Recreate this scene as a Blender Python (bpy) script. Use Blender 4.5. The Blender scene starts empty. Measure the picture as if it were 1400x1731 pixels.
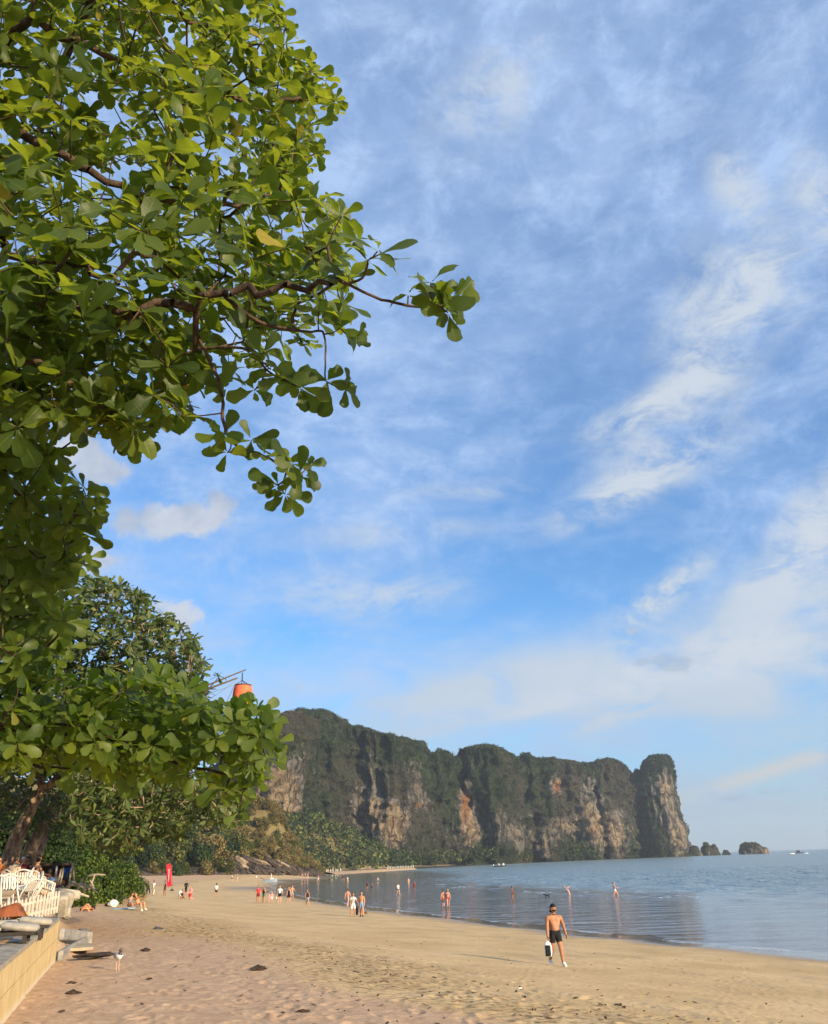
import bpy, bmesh, math, random
import numpy as np
from mathutils import Vector, Matrix
SC = bpy.context.scene
COL = SC.collection
rng = np.random.default_rng(7)
random.seed(7)

# ------------------------------------------------------------------ camera
CAM_H = 4.4
PITCH, ROLL, FPX = math.radians(22.85), math.radians(1.8), 1400.0
CF = np.array([0, math.cos(PITCH), math.sin(PITCH)])
_R0 = np.array([1.0, 0, 0]); _U0 = np.array([0, -math.sin(PITCH), math.cos(PITCH)])
CR = _R0*math.cos(ROLL) - _U0*math.sin(ROLL)
CU = _U0*math.cos(ROLL) + _R0*math.sin(ROLL)
CP = np.array([0, 0, CAM_H])
cam_d = bpy.data.cameras.new('camera'); cam = bpy.data.objects.new('camera', cam_d); COL.objects.link(cam)
cam_d.sensor_fit = 'HORIZONTAL'; cam_d.sensor_width = 36; cam_d.lens = 36*FPX/1400
cam_d.clip_start = 0.05; cam_d.clip_end = 20000
M = Matrix(((CR[0], CU[0], -CF[0], CP[0]), (CR[1], CU[1], -CF[1], CP[1]), (CR[2], CU[2], -CF[2], CP[2]), (0, 0, 0, 1)))
cam.matrix_world = M
SC.camera = cam
SC.render.resolution_x, SC.render.resolution_y = 828, 1024

# ------------------------------------------------------------------ sun, exposure
SUN_EL = math.radians(17); SUN_PHI = math.radians(48)          # phi: to the right of straight behind the camera
SUN_DIR = np.array([math.sin(SUN_PHI)*math.cos(SUN_EL), -math.cos(SUN_PHI)*math.cos(SUN_EL), math.sin(SUN_EL)])
sun_d = bpy.data.lights.new('sun', 'SUN'); sun_d.energy = 4.2; sun_d.angle = math.radians(0.9); sun_d.color = (1.0, 0.80, 0.52)
sun = bpy.data.objects.new('sun', sun_d); COL.objects.link(sun)
sun.rotation_euler = Vector(-SUN_DIR).to_track_quat('-Z', 'Y').to_euler(); sun.location = (30, -30, 60)
SC.view_settings.view_transform = 'Standard'; SC.view_settings.look = 'None'
SC.view_settings.gamma = 1; SC.view_settings.use_curve_mapping = False
SC.view_settings.exposure = 1.0
SC.cycles.max_bounces = 8; SC.cycles.transmission_bounces = 6; SC.cycles.diffuse_bounces = 4; SC.cycles.volume_bounces = 0
SC.cycles.use_adaptive_sampling = True; SC.cycles.adaptive_threshold = 0.02
SC.cycles.use_denoising = True

# ------------------------------------------------------------------ node helpers
def node(nt, typ, ins=None, **props):
    n = nt.nodes.new(typ)
    for k, v in props.items(): setattr(n, k, v)
    for k, v in (ins or {}).items():
        s = n.inputs[k]
        if isinstance(v, bpy.types.NodeSocket): nt.links.new(v, s)
        else: s.default_value = v
    return n
class G:
    """small expression helper for one node tree"""
    def __init__(s, nt): s.nt = nt
    def m(s, op, a, b=0.0, c=0.0, clamp=False):
        n = node(s.nt, 'ShaderNodeMath', operation=op, use_clamp=clamp)
        for i, v in enumerate((a, b, c)):
            if isinstance(v, bpy.types.NodeSocket): s.nt.links.new(v, n.inputs[i])
            else: n.inputs[i].default_value = v
        return n.outputs[0]
    def add(s, a, b): return s.m('ADD', a, b)
    def mul(s, a, b, clamp=False): return s.m('MULTIPLY', a, b, clamp=clamp)
    def sub(s, a, b): return s.m('SUBTRACT', a, b)
    def step(s, x, lo, hi, t0=0.0, t1=1.0):
        n = node(s.nt, 'ShaderNodeMapRange', interpolation_type='SMOOTHSTEP', clamp=True)
        s.nt.links.new(x, n.inputs[0]) if isinstance(x, bpy.types.NodeSocket) else None
        n.inputs[1].default_value = lo; n.inputs[2].default_value = hi; n.inputs[3].default_value = t0; n.inputs[4].default_value = t1
        return n.outputs[0]
    def mix(s, f, a, b):
        n = node(s.nt, 'ShaderNodeMix', data_type='RGBA')
        for i, v in ((0, f), (6, a), (7, b)):
            if isinstance(v, bpy.types.NodeSocket): s.nt.links.new(v, n.inputs[i])
            else: n.inputs[i].default_value = v if i == 0 else (tuple(v) + (1,))[:4]
        return n.outputs[2]
    def noise(s, vec, scale, detail=4, rough=.55, dist=0.0, dims='3D'):
        n = node(s.nt, 'ShaderNodeTexNoise', {'Vector': vec, 'Scale': scale, 'Detail': detail, 'Roughness': rough, 'Distortion': dist}, noise_dimensions=dims)
        return n.outputs[0]
    def mapv(s, vec, scale=(1, 1, 1), loc=(0, 0, 0), rot=(0, 0, 0)):
        return node(s.nt, 'ShaderNodeMapping', {'Vector': vec, 'Scale': scale, 'Location': loc, 'Rotation': rot}).outputs[0]
    def attr(s, name): return node(s.nt, 'ShaderNodeAttribute', attribute_name=name)
    def obj(s): return node(s.nt, 'ShaderNodeTexCoord').outputs['Object']
    def pos(s): return node(s.nt, 'ShaderNodeNewGeometry').outputs['Position']
    def bump(s, h, strength=.5, dist=.1): return node(s.nt, 'ShaderNodeBump', {'Height': h, 'Strength': strength, 'Distance': dist}).outputs[0]
def new_mat(name):
    m = bpy.data.materials.new(name); m.use_nodes = True; nt = m.node_tree
    p = nt.nodes['Principled BSDF']; g = G(nt)
    return m, nt, p, g
def setp(p, nt, **kw):
    for k, v in kw.items():
        s = p.inputs[{'color': 'Base Color', 'rough': 'Roughness', 'normal': 'Normal', 'spec': 'Specular IOR Level', 'metal': 'Metallic', 'ior': 'IOR', 'coat': 'Coat Weight'}[k]]
        if isinstance(v, bpy.types.NodeSocket): nt.links.new(v, s)
        elif k == 'color': s.default_value = (tuple(v) + (1,))[:4]
        else: s.default_value = v
_simple = {}
def simple(name, color, rough=.7, var=.18, scale=8.0, spec=.3):
    """one coloured surface with soft mottling and a little relief"""
    if name in _simple: return _simple[name]
    m, nt, p, g = new_mat(name)
    nz = g.noise(g.obj(), scale, 5, .6)
    f = g.step(nz, .3, .7)
    c0 = tuple(c*(1-var) for c in color); c1 = tuple(min(1, c*(1+var)) for c in color)
    setp(p, nt, color=g.mix(f, c0, c1), rough=rough, spec=spec, normal=g.bump(nz, .25, .01))
    _simple[name] = m
    return m

# ------------------------------------------------------------------ pixel -> world helpers (photo is 1400 x 1731)
def ray(px, py):
    return CF + CR*((px-700)/FPX) - CU*((py-865.5)/FPX)
def at_y(px, py, y):
    d = ray(px, py); return CP + d*(y/d[1])
def at_z(px, py, z):
    d = ray(px, py); return CP + d*((z-CAM_H)/d[2])
def at_d(px, py, dist):
    d = ray(px, py); return CP + d*(dist/np.linalg.norm(d))
def proj(P):
    P = np.asarray(P, float) - CP
    d = P @ CF
    return 700 + FPX*(P @ CR)/d, 865.5 - FPX*(P @ CU)/d, d

# ------------------------------------------------------------------ sky (world)
def build_world():
    w = bpy.data.worlds.new('World'); SC.world = w; w.use_nodes = True
    nt = w.node_tree; nt.nodes.clear(); g = G(nt)
    sky = node(nt, 'ShaderNodeTexSky', sky_type='NISHITA')
    sky.sun_disc = False; sky.sun_elevation = SUN_EL
    sky.sun_rotation = math.atan2(SUN_DIR[0], SUN_DIR[1])
    sky.altitude = 0; sky.air_density = 1.0; sky.dust_density = 0.3; sky.ozone_density = 2.5
    base = node(nt, 'ShaderNodeMix', {0: 1.0, 6: sky.outputs[0], 7: SKY_TINT + (1,)}, data_type='RGBA', blend_type='MULTIPLY').outputs[2]
    dirv = node(nt, 'ShaderNodeTexCoord').outputs['Generated']
    sep = node(nt, 'ShaderNodeSeparateXYZ', {0: dirv}); dx, dy, dz = sep.outputs
    az = g.m('ARCTAN2', dx, dy); el = g.m('ARCSINE', dz)
    zz = g.m('MAXIMUM', g.add(dz, .10), .04)
    pl = node(nt, 'ShaderNodeCombineXYZ', {0: g.m('DIVIDE', dx, zz), 1: g.m('DIVIDE', dy, zz), 2: 0.0}).outputs[0]
    ae = node(nt, 'ShaderNodeCombineXYZ', {0: az, 1: el, 2: 0.0}).outputs[0]
    # slow warp shared by the cloud layers
    wn = node(nt, 'ShaderNodeTexNoise', {'Vector': pl, 'Scale': 1.3, 'Detail': 3.0})
    warp = node(nt, 'ShaderNodeVectorMath', {0: wn.outputs[1], 1: (.5, .5, .5)}, operation='SUBTRACT').outputs[0]
    plw = node(nt, 'ShaderNodeVectorMath', {0: warp, 1: (.40, .40, .0), 2: pl}, operation='MULTIPLY_ADD').outputs[0]
    aew = node(nt, 'ShaderNodeVectorMath', {0: warp, 1: (.10, .05, .0), 2: ae}, operation='MULTIPLY_ADD').outputs[0]
    n_veil = g.noise(g.mapv(aew, (1.0, 1.9, 1), rot=(0, 0, .35)), 3.4, 10, .66, .2)
    n_str = g.noise(g.mapv(aew, (1.0, 2.8, 1), rot=(0, 0, -.40)), 5.2, 10, .68, .3)
    n_fine = g.noise(g.mapv(aew, (1, 1.7, 1)), 9.0, 8, .6, .3)
    n_puff = g.noise(ae, 13.0, 9, .60, .3)
    # thin veil all over, with a wide clearing
    def blob(px, py, rx, ry, rot=0.0, vec=aew):
        """soft elliptical region of the sky about the direction that shows at photo pixel (px, py); radii in radians"""
        d = ray(px, py); d = d/np.linalg.norm(d)
        a0, e0 = math.atan2(d[0], d[1]), math.asin(d[2])
        v = node(nt, 'ShaderNodeVectorMath', {0: vec, 1: (a0, e0, 0)}, operation='SUBTRACT').outputs[0]
        c, s = math.cos(rot), math.sin(rot)
        v = node(nt, 'ShaderNodeMapping', {'Vector': v, 'Rotation': (0, 0, -rot)}).outputs[0]
        v = node(nt, 'ShaderNodeVectorMath', {0: v, 1: (1/rx, 1/ry, 0)}, operation='MULTIPLY').outputs[0]
        ln = node(nt, 'ShaderNodeVectorMath', {0: v}, operation='LENGTH').outputs['Value']
        return g.step(ln, 0.0, 1.0, 1.0, 0.0)
    def acc(lst):
        r = lst[0]
        for x in lst[1:]: r = g.add(r, x)
        return r
    clear = acc([blob(960, 950, .34, .16), g.mul(blob(1010, 640, .34, .26), .85), g.mul(blob(720, 1060, .22, .11), .6)])
    clear = g.m('MINIMUM', clear, 1.0)
    veil = g.mul(g.step(n_veil, .26, .74), g.sub(.85, g.mul(clear, .68)))
    streak = g.mul(g.step(n_str, .44, .78), g.sub(.42, g.mul(clear, .22)))
    band = acc([blob(1100, 1130, .42, .085, .12), blob(1380, 1060, .32, .12, .35), g.mul(blob(760, 1190, .22, .05, .2), .8)])
    band = g.mul(g.m('MINIMUM', band, 1.0), g.step(n_fine, .22, .62))
    wisps = acc([
        g.mul(blob(1110, 1010, .125, .032, .55), 1.0), g.mul(blob(1030, 835, .14, .038, .3), .85), g.mul(blob(1120, 720, .16, .07, .4), .55), g.mul(blob(1190, 545, .13, .09, .85), .75),
        g.mul(blob(1290, 470, .12, .08, .9), .75), g.mul(blob(1250, 310, .05, .07), .6), g.mul(blob(1390, 350, .05, .09), .7),
        g.mul(blob(1080, 690, .13, .028, .25), .7), g.mul(blob(1170, 770, .12, .04, .25), .6), g.mul(blob(1380, 890, .16, .05, .7), 1.0),
        g.mul(blob(1060, 1205, .09, .020, .55), .8), g.mul(blob(800, 830, .16, .02, .05), .35), g.mul(blob(680, 905, .2, .02, .05), .45),
        g.mul(blob(830, 170, .16, .07, .3), .55), g.mul(blob(1260, 1090, .1, .02), .7), g.mul(blob(640, 1000, .2, .05, .0), .5)])
    n_w = g.noise(g.mapv(aew, (1, 2.0, 1), rot=(0, 0, -.55)), 11.0, 10, .72, .5)
    wisps = g.mul(g.mul(wisps, 1.5), g.step(g.add(g.mul(n_w, .65), g.mul(n_fine, .35)), .38, .64))
    trail = g.mul(blob(1310, 1300, .20, .014, .235, ae), g.step(g.noise(ae, 24, 4), .25, .55))
    low_v = g.step(el, .05, .42, .40, 0.0)
    low = g.mul(g.step(g.noise(g.mapv(aew, (1, 3.2, 1)), 4.2, 7, .6), .36, .66), low_v)
    cir = g.m('MINIMUM', acc([g.mul(streak, .35), g.mul(band, .95), wisps, low]), .93)
    puffs = g.m('MINIMUM', acc([blob(345, 868, .065, .048), g.mul(blob(255, 880, .09, .038), .8), blob(310, 1035, .05, .04), blob(120, 770, .07, .045),
                 blob(190, 800, .045, .03), blob(140, 945, .10, .045), g.mul(blob(1055, 1072, .022, .018), .8), g.mul(blob(1240, 685, .04, .03), .5)]), 1.0)
    puff = g.step(g.add(puffs, g.mul(g.sub(n_puff, .5), 3.0)), .34, .86)
    puff = g.mul(puff, g.step(puffs, .02, .25))
    gray = g.step(g.add(acc([g.mul(blob(1160, 1108, .06, .022), .9), g.mul(blob(1110, 1112, .05, .014), .8), g.mul(blob(1310, 1338, .045, .006, 0, ae), .8), g.mul(blob(1235, 1350, .03, .005, 0, ae), .7)]), g.mul(g.sub(g.noise(ae, 30, 6, .6), .5), 3.2)), .50, 1.0)
    base = g.mix(g.step(el, .25, .85, .0, .42), base, VEIL_COL)
    mott = g.mul(g.step(g.noise(g.mapv(aew, (1, 1.5, 1), rot=(0, 0, .3)), 12.0, 10, .68, .3), .42, .74), g.sub(.60, g.mul(clear, .34)))
    col = g.mix(g.m('MINIMUM', g.add(g.mul(veil, .8), g.add(streak, mott)), .95), base, VEIL_COL)
    col = g.mix(cir, col, CLOUD_COL)
    col = g.mix(g.m('MINIMUM', g.mul(g.mul(wisps, .5), 1.0), .7), col, WISP_COL)
    core = g.mul(acc([g.mul(blob(1010, 1150, .36, .055, .13), .7), blob(1300, 1090, .22, .07, .15), g.mul(blob(1150, 1130, .2, .03, .1), .8), g.mul(blob(1390, 930, .12, .08, .6), .9), g.mul(blob(860, 1200, .2, .022, .18), .6), g.mul(blob(500, 990, .16, .05), .5), g.mul(blob(560, 1150, .2, .05), .5)]), g.step(g.add(g.mul(n_fine, .5), g.mul(n_w, .5)), .38, .62))
    col = g.mix(g.m('MINIMUM', g.mul(core, .75), .8), col, WISP_COL)
    # whiter air low over the sea
    col = g.mix(g.step(el, -.02, .20, .62, 0.0), col, HORIZON_COL)
    col = g.mix(g.mul(trail, .95), col, tuple(c*k for c, k in zip(CLOUD_COL, (1.12, .98, .84))))
    shade = g.step(g.noise(g.mapv(aew, (1, 1.3, 1), (.05, .03, 0)), 8.0, 4), .35, .62)
    col = g.mix(g.mul(puff, .86), col, g.mix(shade, tuple(c*k for c, k in zip(CLOUD_COL, (.72, .73, .80))), tuple(c*k for c, k in zip(CLOUD_COL, (1.22, 1.09, 1.0)))))
    col = g.mix(g.mul(gray, .34), col, tuple(c*k for c, k in zip(CLOUD_COL, (.55, .62, .70))))
    bg = node(nt, 'ShaderNodeBackground', {'Color': col, 'Strength': SKY_STRENGTH})
    out = node(nt, 'ShaderNodeOutputWorld', {'Surface': bg.outputs[0]})
SKY_TINT = (0.40, 0.80, 1.10)
SKY_STRENGTH = 0.10
CLOUD_COL = (2.85, 3.3, 3.85)
HORIZON_COL = (2.2, 2.6, 2.9)
WISP_COL = (3.35, 3.65, 4.1)
VEIL_COL = (2.2, 3.1, 4.75)
build_world()

# ------------------------------------------------------------------ numpy noise, mesh and object helpers
_perm = np.random.default_rng(11).permutation(256); _perm = np.concatenate([_perm, _perm, _perm])
_grad = np.random.default_rng(12).normal(size=(256, 3)); _grad /= np.linalg.norm(_grad, axis=1)[:, None]
def perlin(P):
    P = np.asarray(P, float); I = np.floor(P).astype(int); f = P - I; I &= 255
    u = f*f*f*(f*(f*6-15)+10)
    r = 0
    for a in (0, 1):
        for b in (0, 1):
            for c in (0, 1):
                h = _perm[_perm[_perm[(I[:, 0]+a) & 255] + ((I[:, 1]+b) & 255)] + ((I[:, 2]+c) & 255)]
                gd = (_grad[h]*(f - np.array([a, b, c]))).sum(1)
                w = (u[:, 0] if a else 1-u[:, 0])*(u[:, 1] if b else 1-u[:, 1])*(u[:, 2] if c else 1-u[:, 2])
                r = r + w*gd
    return r*1.5
def fbm(P, oct=4, gain=.5):
    P = np.asarray(P, float); r = 0; a = 1.0
    for k in range(oct):
        r = r + a*perlin(P*2**k + 17.3*k); a *= gain
    return r
def sstep(x, a, b):
    t = np.clip((x-a)/(b-a), 0, 1); return t*t*(3-2*t)

def mesh_np(name, V, F, attrs=None, smooth=True, mat_idx=None):
    """V (n,3); F (m,3) or (m,4); attrs: name -> per-vertex float array"""
    V = np.asarray(V, np.float32); F = np.asarray(F, np.int32); k = F.shape[1]
    me = bpy.data.meshes.new(name)
    me.vertices.add(len(V)); me.vertices.foreach_set('co', V.ravel())
    me.loops.add(F.size); me.loops.foreach_set('vertex_index', F.ravel())
    me.polygons.add(len(F)); me.polygons.foreach_set('loop_start', np.arange(0, F.size, k, dtype=np.int32))
    me.polygons.foreach_set('loop_total', np.full(len(F), k, np.int32))
    me.polygons.foreach_set('use_smooth', np.full(len(F), smooth, bool))
    if mat_idx is not None: me.polygons.foreach_set('material_index', np.asarray(mat_idx, np.int32))
    for a, v in (attrs or {}).items():
        v = np.asarray(v, np.float32)
        if v.ndim == 1: me.attributes.new(a, 'FLOAT', 'POINT').data.foreach_set('value', v)
        else: me.attributes.new(a, 'FLOAT_VECTOR', 'POINT').data.foreach_set('vector', v.ravel())
    me.update(calc_edges=True); me.validate()
    return me
def link(name, me, parent=None, mat=None, loc=None, rotz=None):
    o = bpy.data.objects.new(name, me); COL.objects.link(o)
    if mat is not None:
        if me is not None and len(me.materials) == 0: me.materials.append(mat)
        elif me is not None and me.materials[0] != mat:
            o.material_slots[0].link = 'OBJECT'; o.material_slots[0].material = mat
    if parent is not None: o.parent = parent
    if loc is not None: o.location = [float(c) for c in loc]
    if rotz is not None: o.rotation_euler[2] = rotz
    return o
def tag(o, label=None, cat=None, group=None, kind=None):
    if label: o['label'] = label
    if cat: o['category'] = cat
    if group: o['group'] = group
    if kind: o['kind'] = kind
    return o
def empty(name, loc, label, cat, group=None, rotz=0.0):
    o = bpy.data.objects.new(name, None); COL.objects.link(o); o.empty_display_size = .2
    o.location = [float(c) for c in loc]; o.rotation_euler[2] = rotz
    return tag(o, label, cat, group)
class MB:
    """collects simple solids; build() links them as one mesh object"""
    def __init__(s): s.V = []; s.F = []
    def raw(s, V, F):
        n = len(s.V); s.V += [tuple(map(float, v)) for v in V]; s.F += [tuple(i+n for i in f) for f in F]; return s
    def box(s, c, size, rot=None, taper=1.0, bev=0.0):
        c = Vector(c); hx, hy, hz = (d/2 for d in size); pts = []
        if bev <= 0:
            for z, t in ((-hz, 1), (hz, taper)):
                for x, y in ((-hx, -hy), (hx, -hy), (hx, hy), (-hx, hy)): pts.append(Vector((x*t, y*t, z)))
            F = [(3, 2, 1, 0), (4, 5, 6, 7), (0, 1, 5, 4), (1, 2, 6, 5), (2, 3, 7, 6), (3, 0, 4, 7)]
        else:
            b = min(bev, hx*.9, hy*.9, hz*.9); rings = []
            for z, ins in ((-hz, b), (-hz+b, 0), (hz-b, 0), (hz, b)):
                x, y = hx-ins, hy-ins; r = []
                for qx, qy in ((-x+b-ins*0, -y), (x-b, -y), (x, -y+b), (x, y-b), (x-b, y), (-x+b, y), (-x, y-b), (-x, -y+b)):
                    r.append(len(pts)); pts.append(Vector((qx, qy, z)))
                rings.append(r)
            F = [tuple(reversed(rings[0])), tuple(rings[-1])]
            for a, b2 in zip(rings, rings[1:]):
                for i in range(8): j = (i+1) % 8; F.append((a[i], a[j], b2[j], b2[i]))
        if rot is not None:
            R = rot if isinstance(rot, Matrix) else Matrix.Rotation(rot, 3, 'Z')
            pts = [R @ p for p in pts]
        return s.raw([p+c for p in pts], F)
    def tube(s, pts, radii, n=8, cap=True):
        pts = [Vector(p) for p in pts]
        if not hasattr(radii, '__len__'): radii = [radii]*len(pts)
        V = []; F = []; up = None
        for i, p in enumerate(pts):
            d = (pts[min(i+1, len(pts)-1)] - pts[max(i-1, 0)]).normalized()
            if up is None:
                up = Vector((0, 0, 1)) if abs(d.z) < .9 else Vector((1, 0, 0))
            a = d.cross(up); a = a.normalized() if a.length > 1e-6 else d.orthogonal().normalized()
            b = a.cross(d).normalized(); up = b
            for k in range(n):
                t = 2*math.pi*k/n; V.append(p + (a*math.cos(t)+b*math.sin(t))*radii[i])
        for i in range(len(pts)-1):
            for k in range(n):
                k2 = (k+1) % n; F.append((i*n+k, i*n+k2, (i+1)*n+k2, (i+1)*n+k))
        if cap: F.append(tuple(range(n-1, -1, -1))); F.append(tuple((len(pts)-1)*n+k for k in range(n)))
        return s.raw(V, F)
    def lathe(s, prof, n=16, c=(0, 0, 0), sx=1.0, sy=1.0):
        V = []; F = []
        for r, z in prof:
            for k in range(n):
                t = 2*math.pi*k/n; V.append((c[0]+r*sx*math.cos(t), c[1]+r*sy*math.sin(t), c[2]+z))
        for i in range(len(prof)-1):
            for k in range(n):
                k2 = (k+1) % n; F.append((i*n+k, i*n+k2, (i+1)*n+k2, (i+1)*n+k))
        F.append(tuple(range(n-1, -1, -1))); F.append(tuple((len(prof)-1)*n+k for k in range(n)))
        return s.raw(V, F)
    def blob(s, c, r, seed=0, n=10, amp=.25, rot=0.0):
        """an uneven rounded lump"""
        V = []; F = []; m = n//2+1
        for i in range(m+1):
            ph = math.pi*i/m
            for k in range(n):
                t = 2*math.pi*k/n; V.append((math.sin(ph)*math.cos(t), math.sin(ph)*math.sin(t), math.cos(ph)))
        V = np.array(V); V = V*(1+amp*fbm(V*1.3+seed*3.7, 3))[:, None]*np.array(r)
        cz, sz = math.cos(rot), math.sin(rot)
        V = np.stack([V[:, 0]*cz-V[:, 1]*sz, V[:, 0]*sz+V[:, 1]*cz, V[:, 2]], 1) + np.array(c)
        for i in range(m):
            for k in range(n):
                k2 = (k+1) % n; F.append((i*n+k, (i+1)*n+k, (i+1)*n+k2, i*n+k2))
        return s.raw(V, F)
    def mesh(s, name, smooth=False):
        me = bpy.data.meshes.new(name); me.from_pydata(s.V, [], s.F); me.update()
        if smooth: me.polygons.foreach_set('use_smooth', [True]*len(me.polygons))
        return me
    def build(s, name, mat, parent=None, smooth=False, loc=None, rotz=None):
        return link(name, s.mesh(name, smooth), parent, mat, loc, rotz)
def copy_tree(o, parent=None):
    c = o.copy(); COL.objects.link(c); c.parent = parent
    for ch in list(o.children): copy_tree(ch, c)
    return c

# ------------------------------------------------------------------ ground
SHORE = np.array([(420, -900), (76, -90), (36, 2), (18.1, 42.5), (14.5, 47.8), (10.2, 57.4), (6, 67), (-1.2, 85), (-13, 118), (-27, 165), (-31, 215),
                  (-27, 272), (-31, 312), (-33, 345), (-38, 392), (-54, 450), (-60, 520), (-10, 640), (20, 745), (130, 950), (300, 1140), (310, 1260), (100, 1500), (-2000, 3000), (-8000, 4000)], float)
def shore_dist(x, y):
    """signed distance to the waterline, positive on land"""
    x = np.asarray(x, float); y = np.asarray(y, float)
    best = np.full(x.shape, 1e9); sg = np.ones(x.shape)
    for (ax, ay), (bx, by) in zip(SHORE[:-1], SHORE[1:]):
        ex, ey = bx-ax, by-ay; L2 = ex*ex+ey*ey
        t = np.clip(((x-ax)*ex+(y-ay)*ey)/L2, 0, 1)
        qx, qy = x-ax-t*ex, y-ay-t*ey; d = np.hypot(qx, qy)
        cr = ex*(y-ay)-ey*(x-ax)
        u = d < best-1e-9
        best = np.where(u, d, best); sg = np.where(u, np.where(cr > 0, 1, -1), sg)
    return best*sg
_PS = [-2000, -150, -27, -6, 0, 9, 17, 25, 28.5, 33, 45, 80, 200, 3000]
_PZ = [-2.6, -2.5, -.28, -.06, 0, .5, 1.04, 1.9, 2.18, 2.3, 2.5, 3.0, 4.0, 6.0]
WALL_A, WALL_B = np.array([-4.4, 8.2]), np.array([-9.55, 23.9])      # foot line of the terrace wall
WALL_D = (WALL_B-WALL_A)/np.linalg.norm(WALL_B-WALL_A); WALL_N = np.array([-WALL_D[1], WALL_D[0]])   # N points into the terrace
TERRACE_Z = 3.18
def ground_z(x, y, s=None):
    x = np.asarray(x, float); y = np.asarray(y, float)
    if s is None: s = shore_dist(x, y)
    z = np.interp(s, _PS, _PZ)
    far = sstep(y, 130, 210)                                       # the far end of the beach lies lower and flatter
    z = np.where(s > 0, z*(1-far) + np.minimum(z, .3+.035*s)*far, z)
    wx, wy = x-WALL_A[0], y-WALL_A[1]
    n = wx*WALL_N[0]+wy*WALL_N[1]; t = wx*WALL_D[0]+wy*WALL_D[1]; L = np.linalg.norm(WALL_B-WALL_A)
    near = sstep(n, .12, .22)*(t < L+.3)*(t > -.5)
    n2 = ((x+9.9)*.92 + (y-24)*.39)                                   # slope of the bank beyond the wall end
    bank = sstep(-n2, -1.0, .7)*sstep(t, L+.3, L+2.6)*(1-sstep(y, 44, 60))
    lift = np.maximum(near, bank)
    z = z + lift*np.maximum(0, TERRACE_Z + .48*sstep(y, 22, 32) - z)
    # wooded slope at the head of the beach
    hill = 24*np.exp(-(((x+175)/75)**2+((y-330)/75)**2)) + 22*sstep(-x, 33, 60)*np.exp(-((y-354)/26.0)**2)*(1-.6*sstep(-x, 90, 150))
    hill2 = 30*np.exp(-(((x+100)/60)**2+((y-600)/70)**2)) + 6*np.exp(-(((x+15)/60)**2+((y-640)/50)**2)) + 45*np.exp(-(((x+260)/110)**2+((y-520)/160)**2))
    z = z + np.where(s > 0, (hill+hill2)*sstep(s, 4, 30), 0)
    return z
def gz(x, y): return float(ground_z(np.array([x]), np.array([y]))[0])
def on_ground(px, py, water=True):
    """where the view through a photo pixel meets the sand (or the water)"""
    d = ray(px, py); t = np.concatenate([np.linspace(4, 60, 1200), np.linspace(60, 700, 2500)])
    P = CP[None]+d[None]*t[:, None]
    z = ground_z(P[:, 0], P[:, 1]); 
    if water: z = np.maximum(z, 0)
    k = np.argmax(P[:, 2] < z); return np.array([P[k, 0], P[k, 1], z[k]])

def polar_grid(angles, radii):
    A, Rr = np.meshgrid(angles, radii)
    x = (np.sin(A)*Rr).ravel(); y = (np.cos(A)*Rr).ravel()
    na, nr = len(angles), len(radii)
    i = np.arange(nr-1)[:, None]*na + np.arange(na-1)[None]
    F = np.stack([i, i+1, i+1+na, i+na], -1).reshape(-1, 4)
    return x, y, F[:, ::-1]
def wedge_angles(n_in, half=math.radians(33), n_out=70):
    out = np.linspace(half, math.pi, n_out+1)[1:]
    return np.concatenate([-out[::-1], np.linspace(-half, half, n_in), out])

def mat_sand():
    m, nt, p, g = new_mat('beach_sand')
    P = g.pos(); wet = g.attr('wet').outputs['Fac']; dry = g.attr('dry').outputs['Fac']; rough_a = g.attr('churn').outputs['Fac']
    n1 = g.noise(P, .35, 6, .6); n2 = g.noise(P, 3.0, 6, .65); n3 = g.noise(P, 45, 4, .7); n4 = g.noise(g.mapv(P, (1, .45, 1), rot=(0, 0, .42)), .9, 7, .7)
    packed = g.mix(g.step(n1, .3, .7), (.525, .362, .172), (.66, .468, .245))
    packed = g.mix(g.mul(g.step(n4, .50, .70), .55), packed, (.39, .285, .170))
    pink = g.mix(g.step(n2, .3, .7), (.485, .312, .188), (.60, .405, .255))
    c = g.mix(dry, packed, pink)
    c = g.mix(g.mul(rough_a, g.step(g.noise(g.mapv(P, (1, 1.6, 1)), 4.2, 5, .62), .47, .60)), c, (.235, .145, .068))
    c = g.mix(g.mul(g.step(g.noise(P, 70, 2, .5), .60, .70), .45), c, (.17, .115, .075))            # scattered leaf and weed litter
    c = g.mix(g.mul(g.step(n3, .52, .70), g.add(.34, g.mul(dry, .25))), c, (.25, .165, .10))
    c = g.mix(g.mul(g.step(g.noise(g.mapv(P, (.8, 2.6, 1), rot=(0, 0, .42)), 5.5, 6, .68), .52, .68), .35), c, (.30, .215, .13))
    litter = g.noise(g.mapv(P, (1, 2.2, 1)), 6.5, 3, .5)
    c = g.mix(g.mul(g.step(litter, .73, .79), g.m('MINIMUM', g.add(.25, rough_a), 1.0)), c, (.10, .06, .035))
    c = g.mix(g.attr('hill').outputs['Fac'], c, g.mix(g.step(n2, .3, .7), (.12, .095, .04), (.26, .20, .085)))
    c = g.mix(wet, c, (.17, .135, .115))
    h = g.add(g.mul(n3, .35), g.add(g.mul(n2, 1.0), g.mul(g.noise(P, 14, 4, .6), .8)))
    damp = g.sub(1.0, g.mul(wet, .95))
    b = node(nt, 'ShaderNodeBump', {'Height': h, 'Strength': g.mul(damp, .6), 'Distance': .035}).outputs[0]
    setp(p, nt, color=c, normal=b, rough=g.step(wet, .15, .9, .92, .07), spec=g.step(wet, .3, .9, .12, .8))
    return m
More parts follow.
